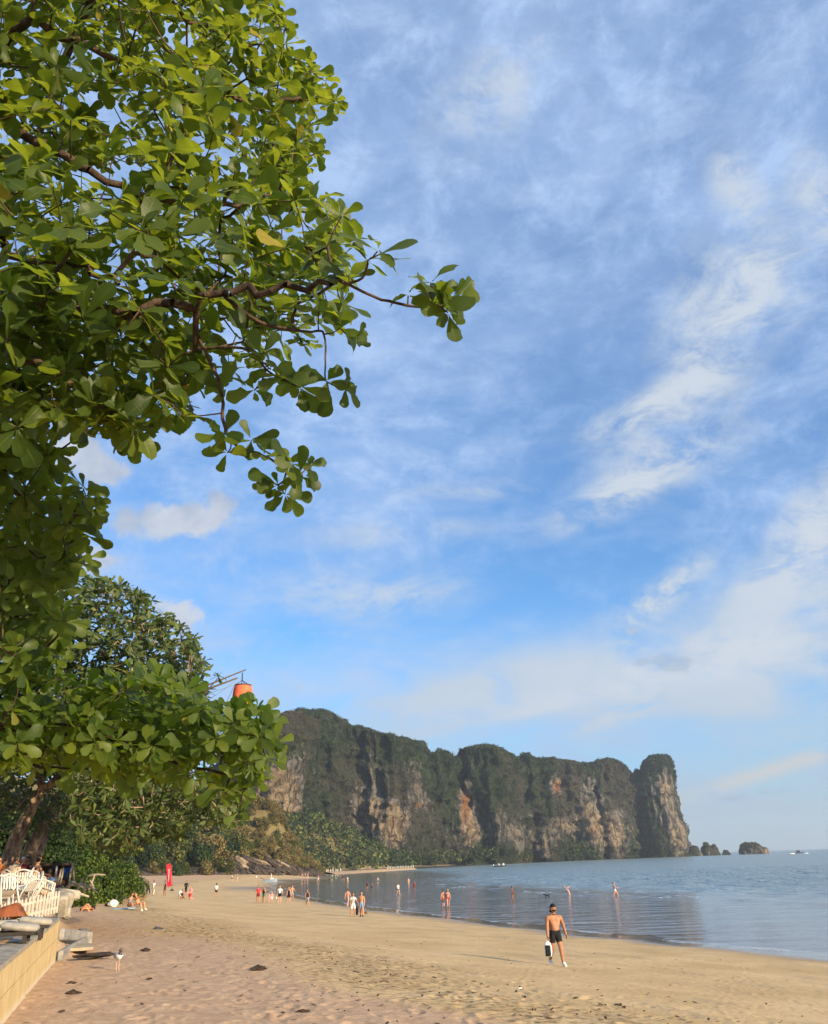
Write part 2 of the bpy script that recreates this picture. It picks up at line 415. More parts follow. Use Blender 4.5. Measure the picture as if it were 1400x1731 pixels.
def build_ground():
    ang = wedge_angles(640, n_out=40)
    rad = np.concatenate([[.02, 1, 2.5, 4.5, 6.5], np.geomspace(8.5, 70, 410), np.geomspace(71, 900, 120), np.geomspace(950, 6000, 12)])
    x, y, F = polar_grid(ang, rad); s = shore_dist(x, y); z = ground_z(x, y, s)
    r = np.hypot(x, y); P2 = np.stack([x, y, 0*x], 1)
    infr = (np.abs(np.arctan2(x, y)) < .6) & (r > 7) & (r < 150)
    d = np.zeros(len(x)); Q = P2[infr]; dry = np.zeros(len(x)); 
    sn = s + 2.2*fbm(P2/9.0, 3)
    dry = sstep(sn, 26.3, 28.6)
    ch = np.exp(-((sn-25.3)/2.4)**2)*1.0 + sstep(sn, 27, 31)*.22
    calm = sstep(s, 3.0, 9)
    lo = fbm(Q/1.7, 4); mid = fbm(Q*np.array([2.3, 2.3, 1]), 3); rip = fbm(Q@np.array([[.91, -.41, 0], [.41, .91, 0], [0, 0, 1]])*np.array([.9, .18, 1])+5, 4)
    amp = .16+.70*ch[infr]+.20*dry[infr]
    d[infr] = calm[infr]*(lo*.022*amp + mid*.022*amp + rip*.016) + .006*lo*(1-calm[infr])
    wall_cut = ((x-WALL_A[0])*WALL_N[0]+(y-WALL_A[1])*WALL_N[1])
    z = z + d
    # foot prints pressed into the sand
    zz = z.reshape(len(rad), len(ang)); X = x.reshape(zz.shape); Y = y.reshape(zz.shape)
    r2 = np.random.default_rng(5); da = ang[len(ang)//2+1]-ang[len(ang)//2]
    feet = []
    while len(feet) < 2600:
        a = r2.uniform(-.58, .58); rr = 9*math.exp(r2.uniform(0, 1.75)); fx, fy = math.sin(a)*rr, math.cos(a)*rr
        feet.append((fx, fy, r2.uniform(0, math.pi), r2.uniform(.6, 1.25)))
    for k in range(26):                                             # walked tracks
        a = r2.uniform(-.5, .5); rr = r2.uniform(12, 40); fx, fy = math.sin(a)*rr, math.cos(a)*rr; h = r2.uniform(-.9, .5)
        for q in range(34):
            fx += math.sin(h)*.62; fy += math.cos(h)*.62; h += r2.normal(0, .05)
            o = .11*(1 if q % 2 else -1); feet.append((fx+o*math.cos(h), fy-o*math.sin(h), h, 1.0))
    fs = shore_dist(np.array([f[0] for f in feet]), np.array([f[1] for f in feet]))
    for (fx, fy, h, sc), fsd in zip(feet, fs):
        if fsd < 3.5: continue
        rr = math.hypot(fx, fy); a = math.atan2(fx, fy)
        if abs(a) > .57 or rr < 9 or rr > 62: continue
        ia = int(np.searchsorted(ang, a)); ir = int(np.searchsorted(rad, rr))
        wa = int(.36/(rr*da))+2; wr = max(2, int(.42/(rad[min(ir+1, len(rad)-1)]-rad[ir])))+1
        sl = (slice(max(ir-wr, 0), ir+wr), slice(max(ia-wa, 0), ia+wa))
        u = (X[sl]-fx)*math.cos(h)-(Y[sl]-fy)*math.sin(h); v = (X[sl]-fx)*math.sin(h)+(Y[sl]-fy)*math.cos(h)
        q = (u/(.075*sc))**2+(v/(.15*sc))**2
        dep = (.024 if fsd > 22 else .014)*(.5+.5*min(1, (fsd-3.5)/6))
        zz[sl] += dep*(-np.exp(-q) + .45*np.exp(-((np.sqrt(q)-1.75)/.45)**2))
    z = zz.ravel()
    wet = 1-sstep(s+1.3*fbm(P2/np.array([7.0, 7.0, 1]), 3), .8, 5.6)
    farwet = sstep(y, 150, 190)*(1-sstep(s+6*fbm(P2/25, 3), 6, 13))
    wet = np.maximum(wet, .75*farwet)
    z = z + np.where((s > -2) & (s < 4), .02*fbm(P2/3.5, 3), 0)
    hl = sstep(z-np.interp(s, _PS, _PZ), 1.0, 2.2)*(y > 150)
    me = mesh_np('beach', np.stack([x, y, z], 1), F, {'hill': hl, 'wet': wet, 'dry': dry, 'churn': np.clip(ch, 0, 1)})
    o = link('beach', me, None, mat_sand()); tag(o, kind='structure')
    # sandbar under the far cliffs
    n = 90; u = np.linspace(0, 1, n); v = np.linspace(-1, 1, 13); U, Vv = np.meshgrid(u, v)
    a0, a1 = at_z(548, 1478.5, .0), at_y(704, 1467, 520)
    cx = a0[0]+(a1[0]-a0[0])*U; cy = a0[1]+(a1[1]-a0[1])*U; w = 15*(1-.75*U)+2*np.sin(U*9)
    hx = (cx - Vv*w*.5).ravel(); hy = (cy+Vv*w).ravel(); hz = ((1-Vv**2)*1.25*(1-sstep(U, .93, 1)) - .25).ravel()
    i = np.arange(12)[:, None]*n+np.arange(n-1)[None]; F = np.stack([i, i+1, i+1+n, i+n], -1).reshape(-1, 4)
    me = mesh_np('sandbar', np.stack([hx, hy, hz], 1), F, {'wet': 0*hx+.15, 'dry': 0*hx+.6, 'churn': 0*hx})
    tag(link('sandbar', me, None, o.data.materials[0]), kind='structure')
    return o
build_ground()

# ------------------------------------------------------------------ sea
def mat_sea():
    m, nt, p, g = new_mat('sea_water')
    P = g.pos(); s = g.attr('shore').outputs['Fac']                   # metres out from the waterline
    deep = g.step(s, 28, 44); film = g.sub(1.0, g.step(s, 24, 40))
    foam_n = g.noise(g.mapv(P, (1, .35, 1), rot=(0, 0, .42)), .30, 6, .65); fn2 = g.noise(P, 1.4, 5, .65)
    shallow = g.mix(g.step(s, 0, 24), (.16, .15, .145), (.135, .15, .155))
    c = g.mix(deep, shallow, (.185, .255, .268))
    band = g.mul(g.step(s, 25.5, 28.5), g.step(s, 29, 34, 1, 0)); edge = g.step(s, .1, .9, 1, 0)
    foam = g.mul(g.add(g.mul(band, 1.0), g.mul(g.step(s, 34, 90, .5, 0), 1)), g.mul(g.step(foam_n, .55, .66), g.step(fn2, .42, .6)))
    foam = g.m('MAXIMUM', g.mul(foam, .55), g.mul(edge, g.mul(g.step(fn2, .35, .6), .55)))
    c = g.mix(foam, c, (.75, .76, .76))
    # ripples: metre waves, chop and fine shimmer; glassy on the film in front of the breaker line
    w1 = g.noise(g.mapv(P, (.55, .20, 1), rot=(0, 0, .42)), 1.0, 3, .5, .6); w2 = g.noise(g.mapv(P, (1, .6, 1), rot=(0, 0, .3)), 1.5, 4, .6); w3 = g.noise(P, .16, 4, .6)
    f1 = g.noise(g.mapv(P, (.11, .52, 1), rot=(0, 0, .15)), 1.0, 4, .55, .5)
    h = g.mix(film, g.add(g.mul(w1, .55), g.add(g.mul(w2, .35), g.mul(w3, 1.1))), f1)
    st = g.step(s, 23, 60, .20, .62)
    b = node(nt, 'ShaderNodeBump', {'Height': h, 'Strength': st, 'Distance': 1.15}).outputs[0]
    setp(p, nt, color=c, rough=g.add(g.step(s, 24, 62, .10, .30), g.mul(foam, .4)), normal=b, ior=1.33, spec=.5)
    return m
def build_sea():
    ang = wedge_angles(420, math.radians(36), 50)
    rad = np.concatenate([[1, 15], np.geomspace(28, 320, 500), np.geomspace(325, 6000, 70)])
    x, y, F = polar_grid(ang, rad); s = -shore_dist(x, y)
    P = np.stack([x, y, 0*x], 1); c, sn = .915, .404
    u = x*c+y*sn; v = -x*sn+y*c
    Q = np.stack([u, v*.38, 0*u], 1)
    A = sstep(s, 24, 44)*(1-sstep(np.hypot(x, y), 240, 320))
    near = (A > 0)
    h = np.zeros(len(x)); Qn = Q[near]; wv = fbm(Qn/3.6, 3, .5); w2 = 1-np.abs(perlin(np.stack([u[near]/9, v[near]/30, 0*u[near]], 1)))*2
    h[near] = A[near]*(.29*wv + .15*w2)
    roll = np.exp(-((s-29.5-1.4*np.sin(v/9)-.8*fbm(P/6, 2))/1.5)**2)*(s > 20)
    h += .20*roll*(.6+.5*np.clip(fbm(np.stack([v/7, 0*v, 0*v], 1), 2), -1, 1))*(np.hypot(x, y) < 320)
    keep = s > -14
    z = h
    Fk = F[keep[F].any(1)]
    used = np.unique(Fk); idx = -np.ones(len(x), int); idx[used] = np.arange(len(used)); Fk = idx[Fk]
    me = mesh_np('sea', np.stack([x, y, z], 1)[used], Fk, {'shore': s[used]})
    tag(link('sea', me, None, mat_sea()), kind='structure')
build_sea()

# ------------------------------------------------------------------ cliffs
SKYL = np.array([(330, 1260), (380, 1235), (420, 1213), (440, 1208), (455, 1203), (465, 1195), (475, 1191), (490, 1189), (510, 1191), (540, 1195), (560, 1199), (575, 1211), (590, 1219), (610, 1221), (640, 1229), (665, 1237),
    (680, 1238), (695, 1242), (710, 1252), (725, 1266), (735, 1268), (742, 1262), (755, 1265), (765, 1272), (775, 1269), (785, 1261), (800, 1257), (835, 1256), (850, 1261), (865, 1271), (880, 1284), (886, 1275),
    (895, 1272), (908, 1280), (918, 1279), (930, 1276), (943, 1282), (948, 1287), (970, 1286), (985, 1289), (1000, 1294), (1005, 1292), (1020, 1283), (1037, 1278), (1050, 1283), (1065, 1299), (1073, 1312), (1080, 1304),
    (1088, 1300), (1094, 1306), (1097, 1296), (1101, 1281), (1110, 1274), (1122, 1271), (1133, 1274), (1139, 1280), (1143, 1295), (1151, 1303), (1156, 1318), (1161, 1345), (1180, 1400)], float)
ROCK_SPOTS = [  # photo pixel, half width, half height, strength: bare tan faces
    (455, 1335, 46, 58, 1.3), (478, 1345, 26, 55, 1.0), (470, 1250, 26, 26, .25), (640, 1385, 50, 40, 1.0), (612, 1368, 22, 22, .8), (672, 1400, 22, 45, .9), (705, 1330, 18, 50, .45), (718, 1355, 16, 22, .5),
    (785, 1358, 14, 46, 1.15), (800, 1410, 16, 34, .9), (760, 1420, 35, 30, .6), (880, 1420, 26, 32, .75), (920, 1430, 22, 30, .9), (942, 1325, 13, 24, 1.0), (955, 1395, 34, 22, .9), (990, 1370, 16, 60, .55),
    (1015, 1395, 36, 45, 1.0), (1040, 1420, 26, 34, .8), (1000, 1310, 10, 20, .5), (1136, 1385, 34, 60, .72), (1122, 1330, 14, 30, .75), (1152, 1425, 22, 34, .70), (840, 1400, 30, 40, .45), (560, 1290, 40, 30, .2), (600, 1300, 60, 50, .22), (690, 1290, 30, 60, .3)]
ORANGE_SPOTS = [(788, 1362, 10, 36, 1.3), (942, 1332, 10, 16, 1.1), (1010, 1400, 24, 26, .5), (640, 1395, 40, 30, .5), (455, 1310, 30, 24, .5), (950, 1392, 20, 16, .5), (1142, 1372, 10, 12, .6), (708, 1362, 9, 8, .9)]
def spot_sum(px, py, spots):
    r = np.zeros(len(px))
    for a, b, w, h, k in spots: r += k*np.exp(-(((px-a)/w)**2+((py-b)/h)**2)*.9)
    return r
def mat_cliff():
    m, nt, p, g = new_mat('limestone_cliff')
    P = g.pos(); rk = g.attr('rock').outputs['Fac']; og = g.attr('rust').outputs['Fac']
    nv = g.noise(P, .035, 6, .62); nf = g.noise(P, .16, 6, .68); nff = g.noise(P, .55, 4, .6)
    ns = g.noise(g.mapv(P, (1, 1, .16)), .14, 7, .68, .5); ns2 = g.noise(g.mapv(P, (1, 1, .10)), .30, 5, .6)
    crack = node(nt, 'ShaderNodeTexVoronoi', {'Vector': g.mapv(P, (1, 1, .22)), 'Scale': .10, 'Randomness': 1.0}, feature='DISTANCE_TO_EDGE').outputs['Distance']
    rock = g.mix(g.step(ns, .36, .64), (.085, .082, .078), (.270, .245, .210))
    rock = g.mix(g.mul(g.step(ns2, .50, .66), .8), rock, (.038, .036, .036))
    tan = g.mix(g.step(nf, .34, .66), (.22, .165, .105), (.50, .385, .255))
    tan = g.mix(g.mul(g.step(ns2, .52, .66), .8), tan, (.075, .058, .046))
    tan = g.mix(g.mul(g.step(nff, .56, .68), .6), tan, (.10, .085, .07))
    rock = g.mix(g.step(g.add(rk, g.mul(g.sub(nf, .5), 1.2)), .45, .95), rock, tan)
    rock = g.mix(g.mul(g.step(g.add(og, g.mul(g.sub(ns2, .5), 2.2)), .45, .95), .8), rock, (.36, .15, .055))
    rock = g.mix(g.mul(g.step(crack, .0, .07, 1, 0), .75), rock, (.026, .023, .021))
    veg = g.mix(g.step(nf, .36, .64), (.019, .033, .015), (.064, .082, .036))
    veg = g.mix(g.mul(g.step(g.noise(P, .014, 4, .6), .46, .60), .8), veg, (.092, .082, .062))
    veg = g.mix(g.mul(g.step(nff, .50, .66), .6), veg, (.013, .018, .010))
    cover = g.step(g.add(rk, g.add(g.mul(g.sub(ns, .5), 1.9), g.mul(g.sub(nf, .5), 1.3))), .22, .50)
    c = g.mix(cover, veg, rock)
    h = g.add(g.mul(nf, 1.0), g.add(g.mul(ns, 1.2), g.mul(nff, .35)))
    setp(p, nt, color=c, rough=.95, spec=.1, normal=g.bump(h, 1.0, 9.0))
    return m
MAT_CLIFF = mat_cliff()
cliff_pts = []
def tower(name, x0, x1, dist, back, seed, flat=.80, wide=1.0, base=-4, amp=1.0):
    """one rounded limestone buttress; x0..x1 is its span in the photo at distance dist"""
    nt_, nv = 180, 120
    pxm, Y = (x0+x1)/2, dist
    c0 = at_y(x0, 1440, Y)[0]; c1 = at_y(x1, 1440, Y)[0]; cx = (c0+c1)/2; W = (c1-c0)/2*wide
    th = np.linspace(0, 2*np.pi, nt_, endpoint=False); v = np.linspace(0, 1, nv)
    T, Vv = np.meshgrid(th, v); T = T.ravel(); Vv = Vv.ravel()
    ce, se = np.cos(T), np.sin(T); e = 2/2.1
    ce = np.sign(ce)*np.abs(ce)**e; se = np.sign(se)*np.abs(se)**e
    r = np.where(Vv < flat, 1.04-.07*Vv/flat, .97*np.sqrt(np.clip(1-np.clip((Vv-flat)/(1-flat), 0, 1)**2.3, 0, 1)))
    X = cx+W*ce*r; Yy = Y+back+back*se*r
    pts = np.array([at_y(a, b, Y) for a, b in SKYL])
    ztop = np.interp(np.clip(X, c0, c1), pts[:, 0], pts[:, 2])
    gv = np.where(Vv < flat, .94*Vv/flat, .94+.06*np.sqrt(np.clip((Vv-flat)/(1-flat), 0, 1)))
    Z = base+(ztop-base)*gv
    P = np.stack([X, Yy, Z], 1); sc = Y/700.0
    out = np.stack([ce, se*1.0, 0*ce], 1); out /= np.linalg.norm(out, axis=1)[:, None]
    q = P/sc + seed*31.7
    big = fbm(q/np.array([48, 48, 95.]), 4); flute = 1-2*np.abs(fbm(q/np.array([22, 22, 110.])+3, 3)); fine = fbm(q/np.array([8, 8, 13.]), 4)
    over = fbm(np.stack([q[:, 0]*.2, q[:, 1]*.2, q[:, 2]], 1)/14.0, 3)
    dsp = amp*sc*(9.0*big + 7.0*flute + 4.4*fine + 3.4*np.tanh(over*2.2) + 2.3*fbm(q/np.array([3.6, 3.6, 5.0]), 3))*np.where(Vv > flat, .25+.75*np.clip((1-Vv)/(1-flat), 0, 1)**.5, 1)
    notch = -3.5*sc*np.exp(-((Z-5)/5.0)**2)                              # sea notch at the foot
    P = P + out*(dsp+notch)[:, None]
    topn = np.clip((Vv-flat*.85)/(1-flat*.85), 0, 1)
    P[:, 2] += sc*topn*(4.2*fbm(q/np.array([15, 15, 15.]), 4))*(1 if amp == 1 else .6)
    px, py, _ = proj(P)
    nz_ = fbm(q/np.array([26, 26, 60.])+9, 4)
    rock = .90*spot_sum(px, py, ROCK_SPOTS) + .26*nz_ - .9*topn**1.3 - .20
    front = se < .35
    rust = spot_sum(px, py, ORANGE_SPOTS)
    i = np.arange(nv-1)[:, None]*nt_; k = np.arange(nt_)[None]; k2 = (k+1) % nt_
    F = np.stack([i+k, i+k2, i+nt_+k2, i+nt_+k], -1).reshape(-1, 4)
    me = mesh_np('cliff', P, F, {'rock': rock, 'rust': rust})
    o = link('cliff', me, None, MAT_CLIFF); tag(o, kind='structure')
    vis = front & (Vv > .04)
    cliff_pts.append((P[vis], out[vis], (rock + .5*nz_)[vis], topn[vis], sc))
    return o
tower('cliff', 330, 500, 560, 60, 1, .86)
tower('cliff', 455, 625, 700, 75, 2, .84, 1.05)
tower('cliff', 575, 725, 700, 70, 3, .86, 1.06)
tower('cliff', 690, 790, 770, 60, 4, .88, 1.12)
tower('cliff', 762, 892, 790, 70, 5, .86, 1.0)
tower('cliff', 872, 955, 870, 55, 6, .90, 1.06)
tower('cliff', 935, 1015, 925, 55, 7, .90, 1.12)
tower('cliff', 990, 1080, 960, 60, 8, .86, 1.08)
tower('cliff', 1052, 1112, 1110, 50, 9, .9, 1.1)
tower('cliff', 1098, 1170, 1040, 34, 10, .92, .99, -4, .42)

# leaf-cluster cards: many small leaf-sized faces scattered through lumpy volumes
def cluster(n, rad, leaf, seed, squash=.8, tone0=.5):
    r = np.random.default_rng(seed)
    d = r.normal(size=(n, 3)); d /= np.linalg.norm(d, axis=1)[:, None]
    R = (.55+.45*r.random(n)**.5)*(1+.30*fbm(d*1.7+seed, 3))
    C = d*R[:, None]*np.array([1, 1, squash])*rad
    return quads(C, d, leaf, r, tone0)
def quads(C, nrm, leaf, r, tone0=.5, tvar=.35):
    n = len(C); a = r.normal(size=(n, 3)) ; N = nrm + .9*r.normal(size=(n, 3)); N /= np.linalg.norm(N, axis=1)[:, None]
    u = np.cross(N, a); u /= np.linalg.norm(u, axis=1)[:, None]; w = np.cross(N, u)
    L = (np.asarray(leaf)*r.uniform(.6, 1.35, n))[:, None] if np.ndim(leaf) == 0 else leaf[:, None]*r.uniform(.6, 1.35, n)[:, None]
    V = np.stack([C-u*L-w*L*.25, C-w*L*.62+u*L*.1, C+u*L+w*L*.15, C+w*L*.62-u*L*.1], 1).reshape(-1, 3)
    F = np.arange(4*n).reshape(n, 4)
    tone = np.repeat(np.clip(tone0+tvar*r.normal(size=n), 0, 1), 4)
    return V, F, tone
def mat_leafmass(name, dark, mid, light, trans=.25, warm=None):
    m, nt, p, g = new_mat(name)
    t = g.attr('tone').outputs['Fac']
    c = g.mix(g.step(t, .0, .55), dark, mid); c = g.mix(g.step(t, .55, 1.0), c, light)
    if warm:
        c = g.mix(g.mul(g.step(g.noise(g.pos(), warm[3], 3), .48, .68), warm[4]), c, warm[:3])
    setp(p, nt, color=c, rough=.75, spec=.2)
    tr = node(nt, 'ShaderNodeBsdfTranslucent', {'Color': c})
    mx = node(nt, 'ShaderNodeMixShader', {0: trans, 1: p.outputs[0], 2: tr.outputs[0]})
    nt.links.new(mx.outputs[0], nt.nodes['Material Output'].inputs['Surface'])
    return m
def build_cliff_trees():
    r = np.random.default_rng(21); Vs, Fs, Ts = [], [], []; off = 0
    for P, out, rock, topn, sc in cliff_pts:
        pr = np.clip(.42-rock, 0.0, 1) + topn*1.5; pr /= pr.sum()
        n = 1250
        for k in r.choice(len(P), n, p=pr):
            t = topn[k]; rad = sc*r.uniform(.8, 2.0)
            V, F, T = cluster(20, rad, sc*.48, int(r.integers(1e6)), 1.0, float(np.clip(.32+.2*r.normal(), 0, 1)))
            V = V + P[k] + out[k]*rad*.15 - np.array([0, 0, rad*.25*t])
            Vs.append(V); Fs.append(F+off); Ts.append(T); off += len(V)
    me = mesh_np('cliff_scrub', np.concatenate(Vs), np.concatenate(Fs), {'tone': np.concatenate(Ts)}, smooth=False)
    o = link('cliff_scrub', me, None, mat_leafmass('scrub_leaves', (.016, .028, .013), (.044, .062, .027), (.105, .118, .054), .12, (.105, .088, .062, .014, .8)))
    tag(o, kind='stuff')
build_cliff_trees()

# ------------------------------------------------------------------ broad-leaved trees, leaf by leaf
def leaf_template(shape, curl, fold, wave=0.0, seed=0):
    """a unit-long leaf along +X, face up +Z: 3 across, 7 along"""
    t = np.array([0, .08, .24, .42, .60, .75, .87, .955, 1.0]) if shape == 'almond' else np.array([0, .20, .50, .80, 1.0])
    w = (np.array([.012, .028, .085, .160, .225, .250, .225, .145, .03]) if shape == 'almond' else np.array([.015, .085, .155, .145, .02]))
    r = np.random.default_rng(seed); V = []; UV = []
    for ti, wi in zip(t, w):
        zc = -curl*ti**2*.5; xc = ti*(1-abs(curl)*.12*ti)
        for s in (-1, 0, 1):
            V.append((xc, s*wi*(1+.06*r.normal()*wave*4), zc+abs(s)*wi*fold + wave*abs(s)*.035*math.sin(9*ti+2*s+seed)))
            UV.append((s, ti, 0))
    F = []
    for i in range(len(t)-1):
        for j in (0, 1): a = i*3+j; F.append((a, a+3, a+4, a+1))
    return np.array(V), np.array(F), np.array(UV, float)
LEAF_T = {k: [leaf_template(k, c, f, wv, i) for i, (c, f, wv) in enumerate([(.15, .15, .5), (.45, .25, 1.0), (-.15, .08, .6), (.75, .38, .8)])] for k in ('almond', 'slim')}
def mat_leaf(name, dark, mid, light, yellow, glow, trans=.5, rough=.38):
    m, nt, p, g = new_mat(name)
    t = g.attr('tone').outputs['Fac']; uv = node(nt, 'ShaderNodeSeparateXYZ', {0: g.attr('luv').outputs['Vector']}).outputs
    c = g.mix(g.step(t, 0, .5), dark, mid); c = g.mix(g.step(t, .5, .93), c, light); c = g.mix(g.step(t, .955, .985), c, yellow)
    au = g.m('ABSOLUTE', uv[0])
    vein = g.m('SINE', g.mul(g.sub(uv[1], g.mul(au, .09)), 62.0))
    veins = g.m('MAXIMUM', g.step(au, .02, .09, 1, 0), g.mul(g.step(vein, .80, .98), .5))
    nz = g.noise(g.pos(), 22, 4, .6)
    c = g.mix(g.mul(g.step(nz, .52, .75), .35), c, tuple(a*.6 for a in mid))
    cv = g.mix(g.mul(veins, .55), c, tuple(a*1.5 for a in light))
    setp(p, nt, color=cv, rough=rough, spec=.34, normal=g.bump(g.add(g.mul(veins, -1), g.mul(nz, .4)), .25, .01))
    gl = g.mix(g.step(t, .2, .95), glow, tuple(min(1, a*b) for a, b in zip(glow, (1.5, 1.3, 1.2)))); gl = g.mix(g.step(t, .955, .985), gl, tuple(2.0*a for a in yellow))
    gl = g.mix(g.mul(veins, .45), gl, tuple(a*.45 for a in glow))
    tr = node(nt, 'ShaderNodeBsdfTranslucent', {'Color': gl})
    mx = node(nt, 'ShaderNodeMixShader', {0: trans, 1: p.outputs[0], 2: tr.outputs[0]})
    nt.links.new(mx.outputs[0], nt.nodes['Material Output'].inputs['Surface'])
    return m
def mat_bark(name, c0, c1, scale=9):
    m, nt, p, g = new_mat(name); P = g.obj()
    n = g.noise(g.mapv(P, (1, 1, .35)), scale, 6, .7); n2 = g.noise(P, scale*.3, 4, .6); n3 = g.noise(P, scale*3, 4, .7)
    c = g.mix(g.step(n, .35, .65), c0, c1); c = g.mix(g.mul(g.step(n2, .52, .66), .6), c, tuple(min(1, a*1.5) for a in c1))
    setp(p, nt, color=c, rough=.9, spec=.15, normal=g.bump(g.add(n, g.mul(n3, .5)), .8, .03))
    return m
MAT_BARK = mat_bark('almond_bark', (.035, .024, .018), (.11, .075, .05))
MAT_TRUNK = mat_bark('trunk_bark', (.085, .058, .04), (.34, .24, .155), 5)
MAT_ALMOND = mat_leaf('almond_leaf', (.020, .042, .010), (.050, .085, .014), (.100, .142, .022), (.34, .27, .035), (.235, .31, .018), .50, .44)
MAT_ALMOND_LOW = mat_leaf('low_bough_leaf', (.026, .050, .010), (.058, .098, .016), (.115, .155, .026), (.22, .21, .03), (.25, .37, .022), .52, .46)
MAT_SLIM = mat_leaf('glossy_leaf', (.022, .042, .011), (.066, .098, .022), (.150, .180, .044), (.17, .18, .04), (.11, .16, .020), .32, .5)

def in_poly(x, y, poly):
    c = np.zeros(len(x), bool); n = len(poly)
    for i in range(n):
        (x1, y1), (x2, y2) = poly[i], poly[(i+1) % n]
        if y1 == y2: continue
        k = ((y1 > y) != (y2 > y)) & (x < (x2-x1)*(y-y1)/(y2-y1)+x1); c ^= k
    return c
def sample_region(poly, n, dist_fn, r, dens=None):
    poly = np.array(poly, float); lo, hi = poly.min(0), poly.max(0); out = []
    while len(out) < n:
        q = r.uniform(lo, hi, (4*n, 2)); q = q[in_poly(q[:, 0], q[:, 1], poly)]
        if dens is not None: q = q[r.random(len(q)) < dens(q[:, 0], q[:, 1])]
        out += list(q)
    q = np.array(out[:n]); u = r.random(n)
    D = dist_fn(q[:, 0], q[:, 1], u)
    return np.array([at_d(a, b, d) for (a, b), d in zip(q, D)])
class Tree:
    def __init__(s, seed):
        s.r = np.random.default_rng(seed); s.pos = []; s.par = []; s.rmin = []; s.ros = []; s.locked = []
    def bough(s, pts, r0, r1, join=True, sub=6):
        """a main limb through the given points; its first point is tied to the nearest existing limb"""
        pts = np.array(pts, float); n = (len(pts)-1)*sub+1
        t = np.linspace(0, len(pts)-1, n); k = np.minimum(t.astype(int), len(pts)-2); f = (t-k)[:, None]
        P0 = pts[np.maximum(k-1, 0)]; P1 = pts[k]; P2 = pts[k+1]; P3 = pts[np.minimum(k+2, len(pts)-1)]
        C = .5*((2*P1)+(-P0+P2)*f+(2*P0-5*P1+4*P2-P3)*f**2+(-P0+3*P1-3*P2+P3)*f**3)
        C[1:-1] += s.r.normal(0, .0035, (n-2, 3))*np.linalg.norm(pts[-1]-pts[0])
        par = -1
        if join and s.pos: par = int(np.argmin(np.linalg.norm(np.array(s.pos)-C[0], axis=1)))
        for i, c in enumerate(C):
            s.pos.append(c); s.par.append(par); s.rmin.append(r0+(r1-r0)*i/(n-1)); par = len(s.pos)-1
        return par
    def rosette(s, p, axis, L, n, tone=.5, spread=1.0, face=0.0): s.ros.append((np.array(p, float), np.array(axis, float), L, n, tone, spread, face))
    def grow(s, step=.28, sag=.06, jit=.05):
        """ties every leaf rosette to the nearest limb or twig, nearest ones first"""
        P = np.array([q[0] for q in s.ros]); base = np.array(s.pos)
        d0 = np.array([np.min(np.linalg.norm(base-p, axis=1)) for p in P]); order = np.argsort(d0)
        buf = np.zeros((len(base)+len(P)*60, 3)); n = len(base); buf[:n] = base
        for k in order:
            p = P[k]; d = np.linalg.norm(buf[:n]-p, axis=1); j = int(np.argmin(d)); L = d[j]
            m = max(2, min(40, int(L/step)+1)); a = buf[j]; w = s.r.normal(0, jit*L, 3); w2 = s.r.normal(0, jit*L*.6, 3); par = j
            for q in range(1, m+1):
                f = q/m; c = a+(p-a)*f + math.sin(math.pi*f)*(w+np.array([0, 0, -sag*L])) + math.sin(2*math.pi*f)*w2
                buf[n] = c; s.pos.append(c); s.par.append(par); s.rmin.append(0); par = n; n += 1
    def limbs(s, tip=.0045, power=.44):
        P = np.array(s.pos); par = np.array(s.par); cnt = np.ones(len(P)); haschild = np.zeros(len(P), bool); haschild[par[par >= 0]] = True
        cnt[haschild] = 0
        for i in range(len(P)-1, -1, -1):
            if par[i] >= 0: cnt[par[i]] += cnt[i]
        R = np.maximum(tip*np.maximum(cnt, 1)**power, np.array(s.rmin))
        e = np.where(par >= 0)[0]; A = P[par[e]]; B = P[e]; d = B-A; Ln = np.linalg.norm(d, axis=1); ok = Ln > 1e-5; e, A, B, d = e[ok], A[ok], B[ok], d[ok]/Ln[ok][:, None]
        u = np.cross(d, np.array([.31, .17, .93])); u /= np.linalg.norm(u, axis=1)[:, None]; w = np.cross(d, u)
        rb = R[e]; ra = np.minimum(R[par[e]], rb*1.35)
        n = 6; th = 2*np.pi*np.arange(n)/n; c, sn = np.cos(th), np.sin(th)
        ring = u[:, None]*c[None, :, None]+w[:, None]*sn[None, :, None]
        V = np.concatenate([A[:, None]+ring*ra[:, None, None], (B+d*rb[:, None]*.35)[:, None]+ring*rb[:, None, None]], 1).reshape(-1, 3)
        k = np.arange(n); q = np.stack([k, (k+1) % n, (k+1) % n+n, k+n], 1)
        F = (np.arange(len(e))[:, None, None]*2*n+q[None]).reshape(-1, 4)
        return V, F
    def leaves(s):
        r = s.r; out = []
        for p, ax, L, n, tone, spread, face in s.ros:
            ax = ax/np.linalg.norm(ax); h = np.cross(ax, r.normal(size=3)); h /= np.linalg.norm(h); k = np.cross(ax, h); ph0 = r.uniform(0, 6.28)
            for i in range(n):
                ph = ph0+i*2.4+r.normal(0, .25); e = math.radians(r.uniform(-8, 58)*spread if r.random() < .85 else r.uniform(-45, 0))
                rad = h*math.cos(ph)+k*math.sin(ph); a = rad*math.cos(e)+ax*math.sin(e); a[2] -= .12+.18*r.random(); a /= np.linalg.norm(a)
                nn = ax*math.cos(e)-rad*math.sin(e) + .38*r.normal(size=3) - face*(p-CP)/np.linalg.norm(p-CP)*(1 if r.random() < .8 else .2); nn -= a*(nn@a); nn /= np.linalg.norm(nn)
                Ls = L*r.uniform(.62, 1.15)*(1-.25*(e > .8))
                out.append((p+rad*.01+ax*.02*r.random(), a, nn, Ls, int(r.integers(4)), float(np.clip(tone+.27*r.normal(), 0, .95) if r.random() > .005 else 1.0)))
        s.lv = out; return out
